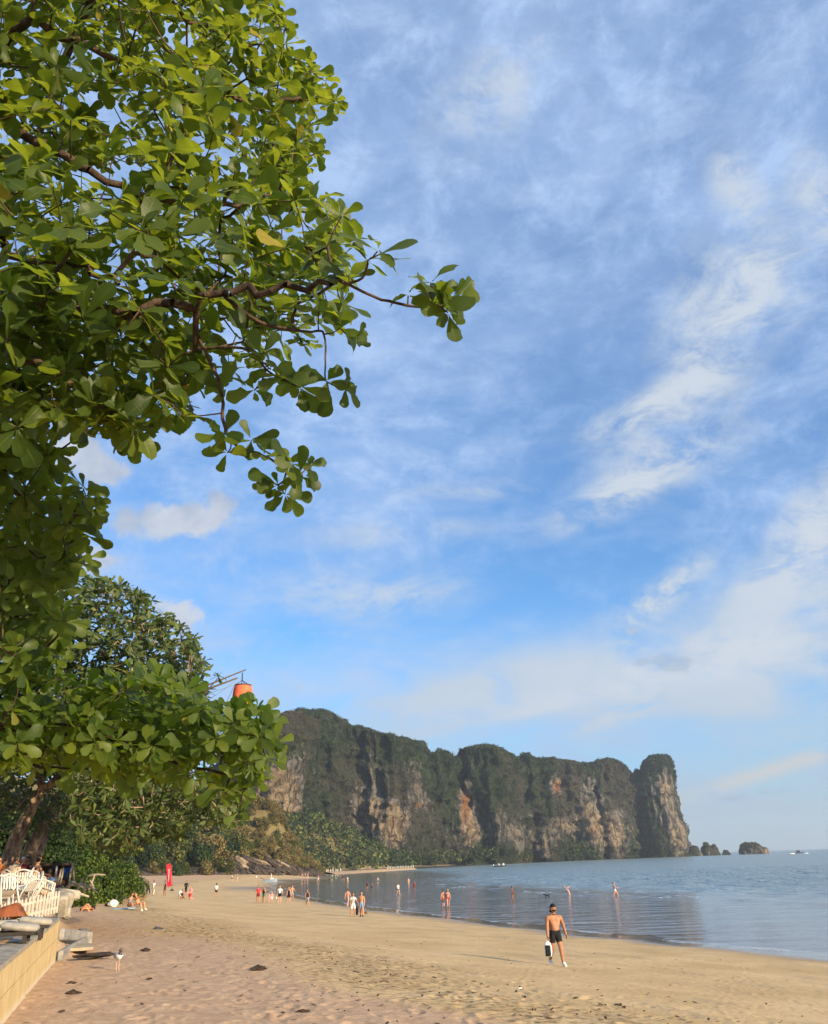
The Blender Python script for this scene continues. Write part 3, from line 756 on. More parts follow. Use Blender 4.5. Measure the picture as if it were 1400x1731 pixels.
def visible_largest(lv, limit=300, cell=9):
    C = np.array([l[0]+l[1]*l[3]*.55 for l in lv]); L = np.array([l[3] for l in lv]); A = np.array([l[1] for l in lv]); Nn = np.array([l[2] for l in lv])
    px, py, d = proj(C); view = C-CP; view /= np.linalg.norm(view, axis=1)[:, None]
    size = FPX*L/d*np.sqrt(np.clip(np.abs((Nn*view).sum(1)), .08, 1))*np.sqrt(np.clip(1-(A*view).sum(1)**2, .05, 1))
    ok = (px > 3) & (px < 1397) & (py > 3) & (py < 1728)
    Z = {}; 
    for i in np.argsort(d):
        if not ok[i]: continue
        w = max(1, int(FPX*L[i]/d[i]*.22/cell)); cx, cy = int(px[i]//cell), int(py[i]//cell)
        if (cx, cy) in Z: ok[i] = False
        for a in range(cx-w, cx+w+1):
            for b in range(cy-w, cy+w+1): Z.setdefault((a, b), i)
    idx = np.where(ok)[0]; idx = idx[np.argsort(-size[idx])][:limit]
    return set(int(i) for i in idx)
_leafmesh = {}
def leaf_mesh(kind, tid, tone, mat):
    tb = 1.0 if tone > .95 else round(tone*6)/6*.94; key = (kind, tid, tb, mat.name)
    if key not in _leafmesh:
        V, F, UV = LEAF_T[kind][tid]; me = mesh_np('leaf', V, F, {'tone': np.full(len(V), tb), 'luv': UV}); me.materials.append(mat); _leafmesh[key] = me
    return _leafmesh[key]
def merged_leaves(name, lv, kind, mat, parent):
    Vs, Fs, Ts, Us = [], [], [], []; off = 0
    for tid in range(4):
        sel = [l for l in lv if l[4] == tid]
        if not sel: continue
        T, F, UV = LEAF_T[kind][tid]
        p = np.array([l[0] for l in sel]); a = np.array([l[1] for l in sel]); n = np.array([l[2] for l in sel]); L = np.array([l[3] for l in sel]); b = np.cross(n, a)
        V = p[:, None]+(a[:, None]*T[None, :, :1]+b[:, None]*T[None, :, 1:2]+n[:, None]*T[None, :, 2:])*L[:, None, None]
        m = len(T); Vs.append(V.reshape(-1, 3)); Fs.append((F[None]+(np.arange(len(sel))*m)[:, None, None]).reshape(-1, 4)+off); off += m*len(sel)
        Ts.append(np.repeat([l[5] for l in sel], m)); Us.append(np.tile(UV, (len(sel), 1)))
    base = np.array(parent.location)
    me = mesh_np(name, np.concatenate(Vs)-base, np.concatenate(Fs), {'tone': np.concatenate(Ts), 'luv': np.concatenate(Us)})
    return tag(link(name, me, parent, mat), kind='stuff')
def finish_tree(t, root, kind, leafmat, barkmat, trunk_pts=None, trunk_r=None, tip=.0045, limit=300, power=.44):
    base = np.array(root.location)
    if trunk_pts is not None:
        mb = MB(); mb.tube([np.array(p)-base for p in trunk_pts], trunk_r, 12); mb.build('trunk', barkmat, root, True)
    V, F = t.limbs(tip, power); link('branches', mesh_np('branches', V-base, F), root, barkmat)
    lv = t.leaves(); pick = visible_largest(lv, limit)
    for i in pick:
        p, a, n, L, tid, tone = lv[i]; b = np.cross(n, a)
        o = bpy.data.objects.new('leaf', leaf_mesh(kind, tid, tone, leafmat)); COL.objects.link(o); o.parent = root
        q = p-base
        o.matrix_basis = Matrix(((a[0]*L, b[0]*L, n[0]*L, q[0]), (a[1]*L, b[1]*L, n[1]*L, q[1]), (a[2]*L, b[2]*L, n[2]*L, q[2]), (0, 0, 0, 1)))
    merged_leaves('foliage', [l for i, l in enumerate(lv) if i not in pick], kind, leafmat, root)

def build_overhanging_tree():
    t = Tree(101); r = t.r
    tx, ty = -7.2, 7.6; tz = gz(tx, ty)
    top = np.array([-6.6, 8.0, 8.2])
    root = empty('almond_tree', (tx, ty, tz), 'tall broad-leaved almond tree whose big upper boughs overhang the beach against open sky', 'tree')
    trunk = [(tx, ty, tz-.3), (tx+.1, ty+.05, tz+1.5), (tx+.25, ty+.2, tz+3.6), tuple(top)]
    D = lambda px, py, d: at_d(px, py, d)
    t.bough([top, (-6.0, 8.2, 10.5), (-5.2, 8.6, 13.0)], .15, .05, False)
    t.bough([top, D(-60, 520, 6.6), D(165, 527, 6.0), D(300, 516, 5.6), D(420, 495, 5.3), D(520, 488, 5.1), D(585, 480, 5.0)], .045, .012)
    t.bough([D(585, 480, 5.0), D(612, 470, 4.95), D(622, 445, 4.9)], .010, .006, True, 4)
    t.bough([D(590, 481, 5.0), D(645, 506, 4.95), D(690, 516, 4.9), D(730, 522, 4.85)], .009, .005, True, 4)
    t.bough([D(380, 500, 5.4), D(440, 545, 5.4), D(520, 560, 5.3), D(548, 566, 5.3), D(550, 640, 5.2)], .011, .005)
    t.bough([D(330, 590, 5.7), D(420, 590, 5.5), D(450, 625, 5.4), D(500, 652, 5.3)], .011, .005)
    t.bough([D(330, 560, 5.7), D(368, 640, 5.5), D(380, 720, 5.4), D(400, 755, 5.35), D(445, 770, 5.3), D(490, 800, 5.25)], .012, .005)
    t.bough([top, D(-80, 420, 7.2), D(20, 432, 6.4), D(130, 450, 6.0), D(200, 480, 5.6)], .04, .014)
    t.bough([top, D(-100, 250, 8.5), D(60, 240, 7.8), D(180, 300, 7.4), D(330, 350, 7.6), D(450, 330, 8.2)], .05, .014)
    t.bough([(-6.0, 8.2, 10.5), D(0, 90, 9.0), D(120, 70, 8.6), D(260, 130, 8.6), D(400, 170, 9.2), D(520, 165, 9.6)], .045, .012)
    t.bough([(-5.2, 8.6, 13.0), D(180, -60, 10), D(320, 40, 10), D(450, 80, 10.2)], .05, .012)
    t.bough([top, D(-120, 620, 7), D(0, 600, 6.3), D(120, 640, 6.0), D(240, 690, 5.9)], .06, .010)
    t.bough([top, D(-140, 760, 8), D(-20, 800, 7.6), D(60, 850, 7.5), D(140, 870, 7.5)], .05, .010)
    t.bough([D(-60, 790, 7.8), D(-10, 930, 7.6), D(60, 1010, 7.6), D(110, 1040, 7.6)], .03, .008)
    up = np.array([0, 0, 1.0])
    def ax_out(P, w=.55):
        a = (P-np.array([-4.5, 9.0, 8.0])); a /= np.linalg.norm(a); a = a*w+up*.75+r.normal(0, .33, 3); return a/np.linalg.norm(a)
    hero = [(622, 440, 4.9, .245, 6, (.1, -.3, 1)), (728, 515, 4.85, .19, 8, (.5, -.5, .4)), (765, 505, 4.85, .15, 5, (.9, -.2, .1)), (690, 500, 4.9, .17, 4, (.2, 0, 1)), (742, 505, 4.8, .19, 7, (.3, -.6, .5)), (757, 528, 4.85, .18, 6, (.3, -.6, -.5)), (728, 480, 4.9, .15, 4, (0, -.5, .9)), (638, 425, 4.88, .2, 4, (.6, -.5, .6)), (470, 820, 5.25, .15, 6, (-.1, -.8, 0)), (505, 805, 5.2, .15, 6, (.5, -.7, 0)), (590, 470, 5.0, .2, 5, (.3, -.5, .6)), (550, 470, 5.1, .2, 6, (0, -.5, .7)),
            (575, 555, 5.3, .19, 6, (.5, -.4, .4)), (600, 575, 5.2, .13, 4, (.8, -.3, 0)), (552, 645, 5.2, .19, 8, (.4, -.6, -.1)), (585, 655, 5.2, .17, 5, (.8, -.4, -.2)), (508, 655, 5.3, .2, 7, (.1, -.7, -.1)), (480, 640, 5.3, .18, 5, (0, -.6, .5)),
            (378, 735, 5.4, .18, 7, (-.2, -.7, .1)), (385, 765, 5.4, .17, 4, (-.2, -.5, -.6)), (425, 745, 5.35, .17, 6, (.2, -.6, .5)), (447, 772, 5.3, .15, 5, (0, -.6, .3)), (492, 785, 5.25, .16, 7, (.5, -.6, .2)), (520, 790, 5.25, .14, 5, (.8, -.5, 0)),
            (482, 835, 5.25, .15, 7, (.1, -.7, -.4)), (455, 815, 5.3, .13, 4, (-.4, -.5, -.2)), (440, 600, 5.45, .18, 6, (.2, -.7, .2)), (430, 660, 5.45, .15, 6, (.2, -.6, -.3)), (375, 660, 5.5, .17, 6, (-.1, -.7, -.2)), (235, 740, 5.9, .15, 5, (.1, -.5, -.6))]
    for px, py, d, L, n, ax in hero: t.rosette(D(px, py, d), ax, L*1.08, n, .42, 1.0, .8)
    big = [(-150, -160), (468, -160), (472, 0), (495, 75), (540, 118), (575, 165), (548, 200), (535, 250), (550, 300), (575, 350), (590, 410), (588, 470), (575, 560), (545, 570), (500, 590), (455, 640), (410, 640), (340, 640), (320, 690), (295, 735), (240, 745), (190, 735), (110, 728), (40, 735), (-150, 745)]
    def dist_big(px, py, u):
        near = np.interp(py, [-160, 100, 330, 480, 740], [8.6, 7.6, 5.9, 5.2, 5.4]) + np.interp(px, [-150, 300, 580], [.2, 0, 1.6])*(py < 330)
        far = np.interp(py, [-160, 250, 480, 740], [12.5, 11.5, 9.6, 7.6])
        return near+(far-near)*u**1.1
    fade = lambda px, py: np.clip(1.05-.45*(py > 560)*(px > 330), .2, 1)
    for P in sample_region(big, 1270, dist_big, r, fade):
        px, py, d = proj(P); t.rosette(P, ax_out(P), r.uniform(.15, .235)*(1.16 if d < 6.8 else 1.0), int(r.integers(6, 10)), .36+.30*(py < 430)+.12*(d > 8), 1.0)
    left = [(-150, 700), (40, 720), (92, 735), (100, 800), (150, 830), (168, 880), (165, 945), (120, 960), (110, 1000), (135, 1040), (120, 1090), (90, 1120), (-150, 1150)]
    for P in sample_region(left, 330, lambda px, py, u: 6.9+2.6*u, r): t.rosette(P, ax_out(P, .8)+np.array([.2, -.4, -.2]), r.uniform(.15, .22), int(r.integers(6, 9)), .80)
    t.grow(.22, .05, .06)
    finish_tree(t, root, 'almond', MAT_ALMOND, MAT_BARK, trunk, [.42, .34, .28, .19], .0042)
build_overhanging_tree()

def build_low_bough_tree():
    t = Tree(202); r = t.r
    tx, ty = -8.3, 6.4; tz = gz(tx, ty)
    root = empty('almond_tree', (tx, ty, tz), 'bright green almond tree whose low leafy bough hangs before the dark trunks', 'tree')
    D = at_d; top = np.array([-7.9, 7.2, 4.6])
    trunk = [(tx, ty, tz-.3), (tx+.05, ty+.2, tz+1.2), tuple(top)]
    t.bough([top, D(-60, 1240, 8.2), D(80, 1240, 7.9), D(210, 1245, 7.5), D(330, 1235, 7.3), D(420, 1225, 7.2)], .075, .012, False)
    t.bough([D(80, 1240, 7.9), D(170, 1175, 8.0), D(260, 1160, 8.0)], .02, .008)
    t.bough([D(200, 1245, 7.5), D(300, 1290, 7.2), D(390, 1310, 7.0)], .02, .007)
    t.bough([D(-40, 1245, 8.2), D(40, 1290, 7.7), D(120, 1300, 7.4)], .02, .007)
    up = np.array([0, 0, 1.0])
    poly = [(-150, 1130), (60, 1135), (140, 1150), (220, 1135), (290, 1140), (320, 1170), (352, 1205), (395, 1195), (440, 1190), (462, 1225), (470, 1262), (440, 1300), (420, 1330), (400, 1345), (330, 1325), (285, 1310), (230, 1325), (170, 1300), (100, 1310), (40, 1290), (-150, 1300)]
    def dist(px, py, u): return np.interp(px, [-150, 470], [7.3, 6.6])+np.interp(px, [-150, 470], [2.6, 1.3])*u
    for P in sample_region(poly, 430, dist, r):
        a = up*.8+np.array([.35, -.45, 0])+r.normal(0, .33, 3); t.rosette(P, a, r.uniform(.14, .21), int(r.integers(5, 9)), .52)
    for px, py, d, L, n, ax in [(160, 1255, 6.6, .2, 6, (0, -.8, .5)), (395, 1225, 6.7, .2, 6, (.4, -.4, .6)), (440, 1205, 6.8, .2, 7, (.6, -.4, .5)), (465, 1255, 6.8, .19, 6, (.8, -.4, .0)), (365, 1250, 6.6, .18, 6, (.2, -.7, .5)), (410, 1340, 6.9, .18, 5, (.3, -.6, -.5)), (405, 1370, 6.9, .13, 4, (.1, -.4, -.9)), (325, 1205, 6.9, .18, 6, (0, -.4, .8)), (30, 1260, 6.8, .17, 6, (0, -.7, .5)), (260, 1260, 6.7, .2, 5, (0, -.6, -.4))]:
        t.rosette(D(px, py, d), ax, L, n, .62, 1.0, .6)
    t.grow(.2, .05, .06)
    finish_tree(t, root, 'almond', MAT_ALMOND_LOW, MAT_BARK, trunk, [.3, .25, .16], .0042)
build_low_bough_tree()

def build_terrace_trees():
    """the trees standing on the terrace behind the chairs"""
    t = Tree(303); r = t.r
    b = on_ground(12, 1494); b = at_y(10, 1490, 40.0); b[2] = gz(b[0], b[1])
    root = empty('sea_poison_tree', b, 'big glossy-leaved tree with a thick leaning trunk behind the white chairs', 'tree')
    Y = 40.0; A = lambda px, py, y=Y: at_y(px, py, y)
    k1, k2, k3 = A(28, 1418), A(70, 1335), A(125, 1318, 38.5)
    trunk = [b-np.array([0, 0, .3]), A(14, 1462), k1, A(48, 1375), k2]
    t.bough([k2, A(95, 1322, 39.5), k3, A(140, 1270, 38), A(190, 1200, 37), A(230, 1120, 37)], .17, .07, False)
    t.bough([k2, A(62, 1290, 40), A(50, 1220, 40), A(90, 1120, 40), A(120, 1040, 40)], .16, .06)
    t.bough([k3, A(220, 1290, 36.5), A(290, 1240, 36), A(330, 1190, 36)], .09, .05)
    t.bough([k3, A(210, 1330, 36), A(290, 1330, 35), A(370, 1310, 35)], .08, .04)
    t.bough([A(50, 1220, 40), A(-60, 1180, 40), A(-140, 1120, 41)], .10, .05)
    up = np.array([0, 0, 1.0])
    crown = [(-150, 960), (60, 965), (150, 972), (205, 985), (262, 1018), (290, 1045), (325, 1075), (342, 1110), (347, 1150), (352, 1190), (365, 1240), (330, 1290), (200, 1310), (-150, 1310)]
    for P in sample_region(crown, 2100, lambda px, py, u: 36.5+7.5*(1-(1-u)**1.6)-2.0*np.clip((px-100)/250, 0, 1)+np.clip((1080-py)/120, 0, 1)*3.0, r):
        a = up*.9+r.normal(0, .35, 3)+np.array([.3, -.3, 0]); t.rosette(P, a, r.uniform(.40, .56), int(r.integers(9, 13)), .42, 1.15)
    skirt = [(95, 1310), (300, 1300), (415, 1330), (418, 1385), (385, 1395), (330, 1385), (300, 1420), (262, 1415), (230, 1440), (170, 1440), (125, 1400), (105, 1350)]
    for P in sample_region(skirt, 640, lambda px, py, u: 33.5+6*u, r):
        a = np.array([.1, -.5, -.25])+r.normal(0, .45, 3); t.rosette(P, a, r.uniform(.28, .46), int(r.integers(6, 10)), .40, 1.1)
    t.rosette(A(369, 1144, 35), (0, -.3, 1), .42, 11, .3, 1.2)
    t.bough([A(330, 1190, 36), A(352, 1165, 35.4), A(369, 1146, 35)], .03, .02)
    t.grow(.8, .05, .07)
    finish_tree(t, root, 'slim', MAT_SLIM, MAT_TRUNK, trunk, [.50, .40, .33, .27, .20], .013, power=.40)
    # pale aerial roots and bare twigs hanging in the skirt
    # two more leaning trunks with their own dark crowns
    for (pa, pb, pc, y, r0, label, seed) in [((32, 1488), (52, 1436), (82, 1370), 44.0, .40, 'slender leaning tree just right of the thick trunk behind the terrace', 5),
                                             ((52, 1487), (64, 1450), (86, 1392), 47.0, .24, 'thin leaning tree between the slender trunk and the dark beach shelter', 6)]:
        t2 = Tree(400+seed); p0 = A(*pa, y); p0[2] = gz(p0[0], p0[1]); rt = empty('leaning_tree', p0, label, 'tree')
        top = A(*pc, y); t2.bough([top, A(pc[0]+40, pc[1]-50, y), A(pc[0]+90, pc[1]-80, y)], .14, .05, False)
        t2.bough([top, A(pc[0]-40, pc[1]-40, y+1), A(pc[0]-100, pc[1]-60, y+2)], .12, .05)
        for P in sample_region([(pc[0]-180, 1290), (pc[0]+170, 1290), (pc[0]+160, 1400), (pc[0]+80, 1430), (pc[0]-30, 1400), (pc[0]-180, 1420)], 230, lambda px, py, u: y-.5+5*u, t2.r):
            t2.rosette(P, up+t2.r.normal(0, .5, 3), t2.r.uniform(.34, .5), 8, .25, 1.1)
        t2.grow(.9, .05, .07)
        finish_tree(t2, rt, 'slim', MAT_SLIM, MAT_TRUNK, [p0-np.array([0, 0, .3]), A(*pb, y), top], [r0, r0*.8, r0*.5], .013, limit=120, power=.4)
build_terrace_trees()

# ------------------------------------------------------------------ wooded slope, rocks, islets
LEAF_DARK = mat_leafmass('dark_green_leaves', (.014, .030, .010), (.030, .058, .016), (.075, .105, .028), .2)
LEAF_OLIVE = mat_leafmass('olive_leaves', (.034, .046, .012), (.085, .100, .024), (.19, .185, .045), .3)
LEAF_DRY = mat_leafmass('dry_scrub_leaves', (.075, .062, .025), (.19, .150, .055), (.34, .265, .10), .3)
LEAF_BRIGHT = mat_leafmass('bright_green_leaves', (.025, .050, .010), (.070, .115, .020), (.17, .22, .036), .35)
MAT_ROCK_DARK = simple('dark_rock', (.052, .040, .032), .9, .5, .6)
MAT_ROCK_TAN = simple('tan_rock', (.25, .185, .125), .9, .4, .4)
def crown_mesh(kind, seed, lumps=9, rad=1.0, n=900, leaf=.085, tall=1.0):
    r = np.random.default_rng(seed); Vs, Fs, Ts = [], [], []; off = 0
    for k in range(lumps):
        a = r.uniform(0, 6.28); q = r.uniform(.0, .62); h = r.uniform(-.45, .55)
        c = np.array([math.cos(a)*q*(1-.5*max(h, 0)), math.sin(a)*q*(1-.5*max(h, 0)), h*tall])*rad
        V, F, T = cluster(n//lumps, rad*r.uniform(.34, .55), leaf*rad, int(r.integers(1e6)), .85, float(np.clip(.45+.16*r.normal(), 0, 1)))
        Vs.append(V+c); Fs.append(F+off); Ts.append(T); off += len(V)
    return mesh_np('crown', np.concatenate(Vs), np.concatenate(Fs), {'tone': np.concatenate(Ts)}, smooth=False)
CROWNS = [crown_mesh('round', 60+i, 10+i, tall=1.0+.25*(i % 3), n=1100) for i in range(5)]
CROWN_FINE = [crown_mesh('round', 80+i, 16, tall=.9, n=3600, leaf=.05) for i in range(2)]
_tr = MB(); _tr.tube([(0, 0, -.1), (.03, .02, .5), (0, .05, 1.0)], [.05, .04, .02], 7); TRUNK_ME = _tr.mesh('trunk', True); TRUNK_ME.materials.append(MAT_TRUNK)
def hill_tree(p, h, rad, mat, label, cat, group, r, name='hillside_tree', fine=False, sink=.0):
    root = empty(name, p, label, cat, group, r.uniform(0, 6.28))
    me = (CROWN_FINE if fine else CROWNS)[int(r.integers(2 if fine else 5))]
    c = link('crown', me, root, None); 
    if len(me.materials) == 0: me.materials.append(LEAF_DARK)
    c.material_slots[0].link = 'OBJECT'; c.material_slots[0].material = mat
    c.scale = (rad*r.uniform(.85, 1.15), rad*r.uniform(.85, 1.15), rad*r.uniform(.9, 1.2)); c.location = (0, 0, max(h-rad*.8, rad*.55)-sink)
    t = link('trunk', TRUNK_ME, root); t.scale = (h*.8, h*.8, h*.75)
    return root
def build_slope():
    r = np.random.default_rng(31); G1 = 'trees on the wooded slope'
    kinds = [(LEAF_DARK, 'dark green bushy tree on the wooded slope at the head of the beach', 'hillside_tree', 'dark trees on the wooded slope'),
             (LEAF_OLIVE, 'olive green tree on the wooded slope at the head of the beach', 'hillside_tree', 'olive trees on the wooded slope'),
             (LEAF_DRY, 'dry straw-coloured bush on the sunny slope above the dark shore rocks', 'dry_bush', 'dry bushes above the shore rocks')]
    spots = []
    for px in np.arange(150, 420, 15):
        b = on_ground(px, 1481 - (px-150)*.014)
        for row in range(6):
            q = b[:2]*(1+.05*row+.012*r.normal()); spots.append((q[0]+r.normal(0, 1.5), q[1], row, px))
    for k in range(165):
        px = r.uniform(396, 540); yy = r.uniform(316, 362); q = at_y(px, 1470, yy); spots.append((q[0], yy, 1+int((yy-316)/12), px))
    for x, y, row, px in spots:
        z = gz(x, y); d = math.hypot(x, y); s = d/260.0
        if px < 398:
            k = 0 if r.random() < .55 else 1
            if px > 330 and r.random() < .45: k = 2
            rad = s*r.uniform(3.0, 4.8)*(.62 if row == 0 else 1); h = rad*(1.35 if row == 0 else r.uniform(1.7, 2.3))
            if row == 0 and r.random() < .4: k = 2
        else:
            if px > 520 and row < 2: continue
            k = 2 if r.random() < .76 else 1; rad = s*r.uniform(1.3, 2.4); h = rad*1.2
            if float(shore_dist(np.array([x]), np.array([y]))[0]) < 3: continue
            if row == 0: continue
        m, lab, nm, grp = kinds[k]
        hz = ('at the foot of', 'low on', 'partway up', 'midway up', 'high on', 'at the top of')[min(row, 5)]
        if px < 398:
            zone = 'above the bright bushes' if px < 215 else 'just left of the red flag' if px < 275 else 'behind the red flag' if px < 320 else 'between flag and boulders' if px < 365 else 'beside the dry slope'
            lab = ('dark bushy tree', 'olive green tree', 'dry straw bush')[k]+' %s the wooded slope, %s' % (hz, zone)
        else:
            zone = 'nearest the woods' if px < 435 else 'above the middle shore rocks' if px < 480 else 'towards the water'
            lab = ('', 'olive green bush', 'dry straw bush')[k]+' %s the sunny slope, %s' % (hz, zone)
        hill_tree((x, y, z-.2), h, rad, m, lab, 'tree' if k < 2 else 'bush', grp, r, nm)
    # rocks at the foot of the slope: tilted slabs running down towards the water
    for i in range(44):
        px = 385+160*(i+.5)/44+r.normal(0, 3); u = (px-385)/160; py = np.interp(px, [385, 440, 545], [1478, 1480, 1481])-r.uniform(0, 1)*np.interp(px, [385, 430, 500, 545], [16, 34, 14, 3])
        b = on_ground(px, np.interp(px, [385, 545], [1478, 1481])); d = math.hypot(b[0], b[1]); yb = b[1]*(1.0+(1480-py)*.0013)
        p = at_y(px, py, yb); sc = d/1400
        mb = MB(); mb.blob((0, 0, 0), (sc*r.uniform(7, 15), sc*6, sc*r.uniform(2.2, 4.6)), 300+i, 12, .65)
        o = mb.build('rock', MAT_ROCK_TAN if (py < 1466 and r.random() < .6) else MAT_ROCK_DARK, None, False, p)
        o.rotation_euler = (r.normal(0, .15), math.radians(r.uniform(18, 42)), r.normal(0, .3))
        tag(o, ('pale tan' if o.data.materials[0] == MAT_ROCK_TAN else 'dark')+' tilted rock slab %s the slope, %s' % ('at the foot of' if py > 1470 else 'partway up', 'at the end by the woods' if px < 430 else 'in the middle of the rocks' if px < 490 else 'at the water end'), 'rock', 'shore rocks below the dry slope')
    for i in range(16):
        px = 215+175*(i+.5)/16; b = on_ground(px, 1480.5-(px-215)*.012); d = math.hypot(b[0], b[1]); sc = d/1400
        mb = MB(); mb.blob((0, 0, 0), (sc*r.uniform(4, 10), sc*5, sc*r.uniform(2, 5)), 350+i, 10, .5)
        tag(mb.build('rock', MAT_ROCK_DARK, None, False, b), 'dark boulder on the sand below the wooded slope, %s' % ('left of the red flag' if px < 275 else 'between the flag and the lone woman' if px < 345 else 'next to the tilted slabs'), 'rock', 'dark boulders below the wooded slope')
    # green bushes nearer, at the back of the terrace
    for i, (px, py, y, rad) in enumerate([(122, 1462, 62, 2.0), (150, 1464, 66, 2.2), (178, 1462, 70, 2.4), (208, 1464, 76, 2.2), (232, 1472, 84, 1.5), (96, 1440, 60, 2.0), (60, 1430, 58, 2.4), (15, 1425, 58, 2.6), (135, 1425, 68, 2.4), (190, 1425, 78, 2.6), (-30, 1430, 56, 2.6), (110, 1400, 70, 3.0), (40, 1390, 66, 3.2), (-30, 1380, 66, 3.2)]):
        c = at_y(px, py, y); g0 = gz(c[0], c[1]); h = max(c[2]-g0+rad*.8, rad)
        if i < 5: h = rad*(1.05, 1.7, 1.3, 1.6, 1.0)[i]
        hill_tree((c[0], c[1], g0-.1), h, rad, LEAF_BRIGHT if i in (1, 2, 3, 4, 0) else LEAF_DARK, ('bright green bush right behind the blue tarp poles', 'tall bright green bush behind the steep driftwood pole', 'broad bright bush in the middle of the row behind the driftwood', 'bright bush towards the open sand, second last of the row', 'smallest bright bush ending the row nearest the red flag', 'dark tree just behind the blue tarp', 'dark tree behind the shelter roof', 'dark tree right behind the thick trunk', 'dark tree rising above the tall bright bush', 'dark tree rising above the end of the bright bush row', 'dark tree at the very edge of the picture behind the diners', 'high dark crown above the blue tarp', 'high dark crown between the leaning trunks', 'high dark crown at the picture edge above the diners')[i], 'bush' if i < 5 else 'tree', 'bright bushes behind the driftwood' if i < 5 else 'dark trees behind the terrace', r, 'bush' if i < 5 else 'shade_tree', True)
    # a tall casuarina-like dark tree standing at the edge of the slope
    # the far wood under the cliffs reads as one mass
    Vs, Fs, Ts = [], [], []; off = 0; rr = np.random.default_rng(44)
    def put(p, rad, tone, n=46):
        nonlocal off
        V, F, T = cluster(n, rad, rad*.2, int(rr.integers(1e6)), .9, tone); V = V+p; Vs.append(V); Fs.append(F+off); Ts.append(T); off += len(V)
    q = 0
    while q < 2600:
        px = rr.uniform(330, 700); y = rr.uniform(430, 680); p = at_y(px, 1460, y); z = gz(p[0], y)
        if float(shore_dist(np.array([p[0]]), np.array([y]))[0]) < 6: q += 1; continue
        put((p[0], y, z+rr.uniform(0, 4)), rr.uniform(3, 6), float(np.clip(rr.normal(.42, .16), 0, 1))); q += 1
    for px, py, y, w, h, n in [(812, 1440, 770, 22, 12, 26), (968, 1433, 850, 30, 16, 34), (600, 1452, 640, 60, 16, 40), (690, 1450, 680, 40, 12, 26), (880, 1446, 820, 30, 6, 16), (745, 1448, 725, 24, 9, 18)]:
        for k in range(n):
            a = rr.normal(0, .5)*w; b = -abs(rr.normal(0, .6))*h + h*.5; p = at_y(px+a, py+b, y-rr.uniform(0, 16)); put(p, rr.uniform(3, 5.5), float(np.clip(rr.normal(.38, .16), 0, 1)))
    me = mesh_np('far_woodland', np.concatenate(Vs), np.concatenate(Fs), {'tone': np.concatenate(Ts)}, smooth=False)
    tag(link('far_woodland', me, None, mat_leafmass('far_wood_leaves', (.022, .040, .014), (.058, .080, .024), (.16, .165, .045), .2)), kind='stuff')
build_slope()

def build_islets():
    r = np.random.default_rng(51); Y = 1130
    spec = [((1166, 1192), 1420, 1444.5, 'low bush-topped rock touching the foot of the end stack', 1, .7), ((1190, 1222), 1417, 1444.0, 'rugged rock islet with shrubs in the gap beyond the end stack', 2, .85),
            ((1223, 1240.5), 1434, 1443.2, 'tiny round dark islet, smallest of the rocks in the sea', 3, .7), ((1257, 1307), 1424, 1442.4, 'lone long rock islet with sloping back standing apart in open sea', 4, 1.0)]
    scrub = LEAF_OLIVE
    for (x0, x1), yt, yb, lab, sd, body in spec:
        a, b = at_y(x0, yb, Y), at_y(x1, yb, Y); cx = (a[0]+b[0])/2; W = (b[0]-a[0])/2; H = at_y((x0+x1)/2, yt, Y)[2]+1
        nt_, nv = 72, 36; th = np.linspace(0, 2*np.pi, nt_, endpoint=False); v = np.linspace(0, 1, nv); T, Vv = np.meshgrid(th, v); T = T.ravel(); Vv = Vv.ravel()
        ce, se = np.cos(T), np.sin(T); rr_ = np.where(Vv < .12, .90+.8*Vv, np.sqrt(np.clip(1-np.clip((Vv-.12)/.88, 0, 1)**2.6, 0, 1)))
        if sd == 4: prof = np.interp(ce*rr_, [-1, -.8, -.3, .2, .7, 1], [.80, .95, 1.0, .92, .72, .45])
        elif sd == 2: prof = np.interp(ce*rr_, [-1, -.6, -.3, .05, .4, .7, 1], [.7, 1.0, .92, .62, .82, .78, .5])
        else: prof = np.interp(ce*rr_, [-1, -.3, .3, 1], [.75, 1, .9, .5])
        P = np.stack([W*ce*rr_, W*.8*se*rr_, -2+(H+2)*Vv*prof*body], 1)
        out = np.stack([ce, se, .4*Vv], 1); P += out*(W*(.13*fbm(P/np.array([9, 9, 5.])+sd*7, 4)))[:, None]
        i = np.arange(nv-1)[:, None]*nt_; k = np.arange(nt_)[None]; k2 = (k+1) % nt_
        F = np.stack([i+k, i+k2, i+nt_+k2, i+nt_+k], -1).reshape(-1, 4)
        me = mesh_np('rock_islet', P, F, {'rock': (.42 if sd == 4 else .25)-.55*sstep(Vv, .55, .9)+(.3*(ce > .1) if sd == 4 else 0)*(1), 'rust': 0*Vv})
        o = link('rock_islet', me, None, MAT_CLIFF, (cx, Y+W*.8, 0)); tag(o, lab, 'islet')
        Vs, Fs, Ts = [], [], []; off = 0
        top = np.where((Vv > .42) & (Vv < .96) & (P[:, 2] > H*(.5 if sd != 4 else .55)) & ((ce < .35) | (sd != 4)))[0]
        for q in r.choice(top, min(len(top), 46)):
            V, F2, T2 = cluster(34, W*.10 if sd != 3 else W*.2, W*.035, int(r.integers(1e6)), 1.0, float(np.clip(r.normal(.35, .15), 0, 1))); V = V+P[q]; Vs.append(V); Fs.append(F2+off); Ts.append(T2); off += len(V)
        tag(link('scrub', mesh_np('scrub', np.concatenate(Vs), np.concatenate(Fs), {'tone': np.concatenate(Ts)}, smooth=False), o, scrub), kind='stuff')
build_islets()

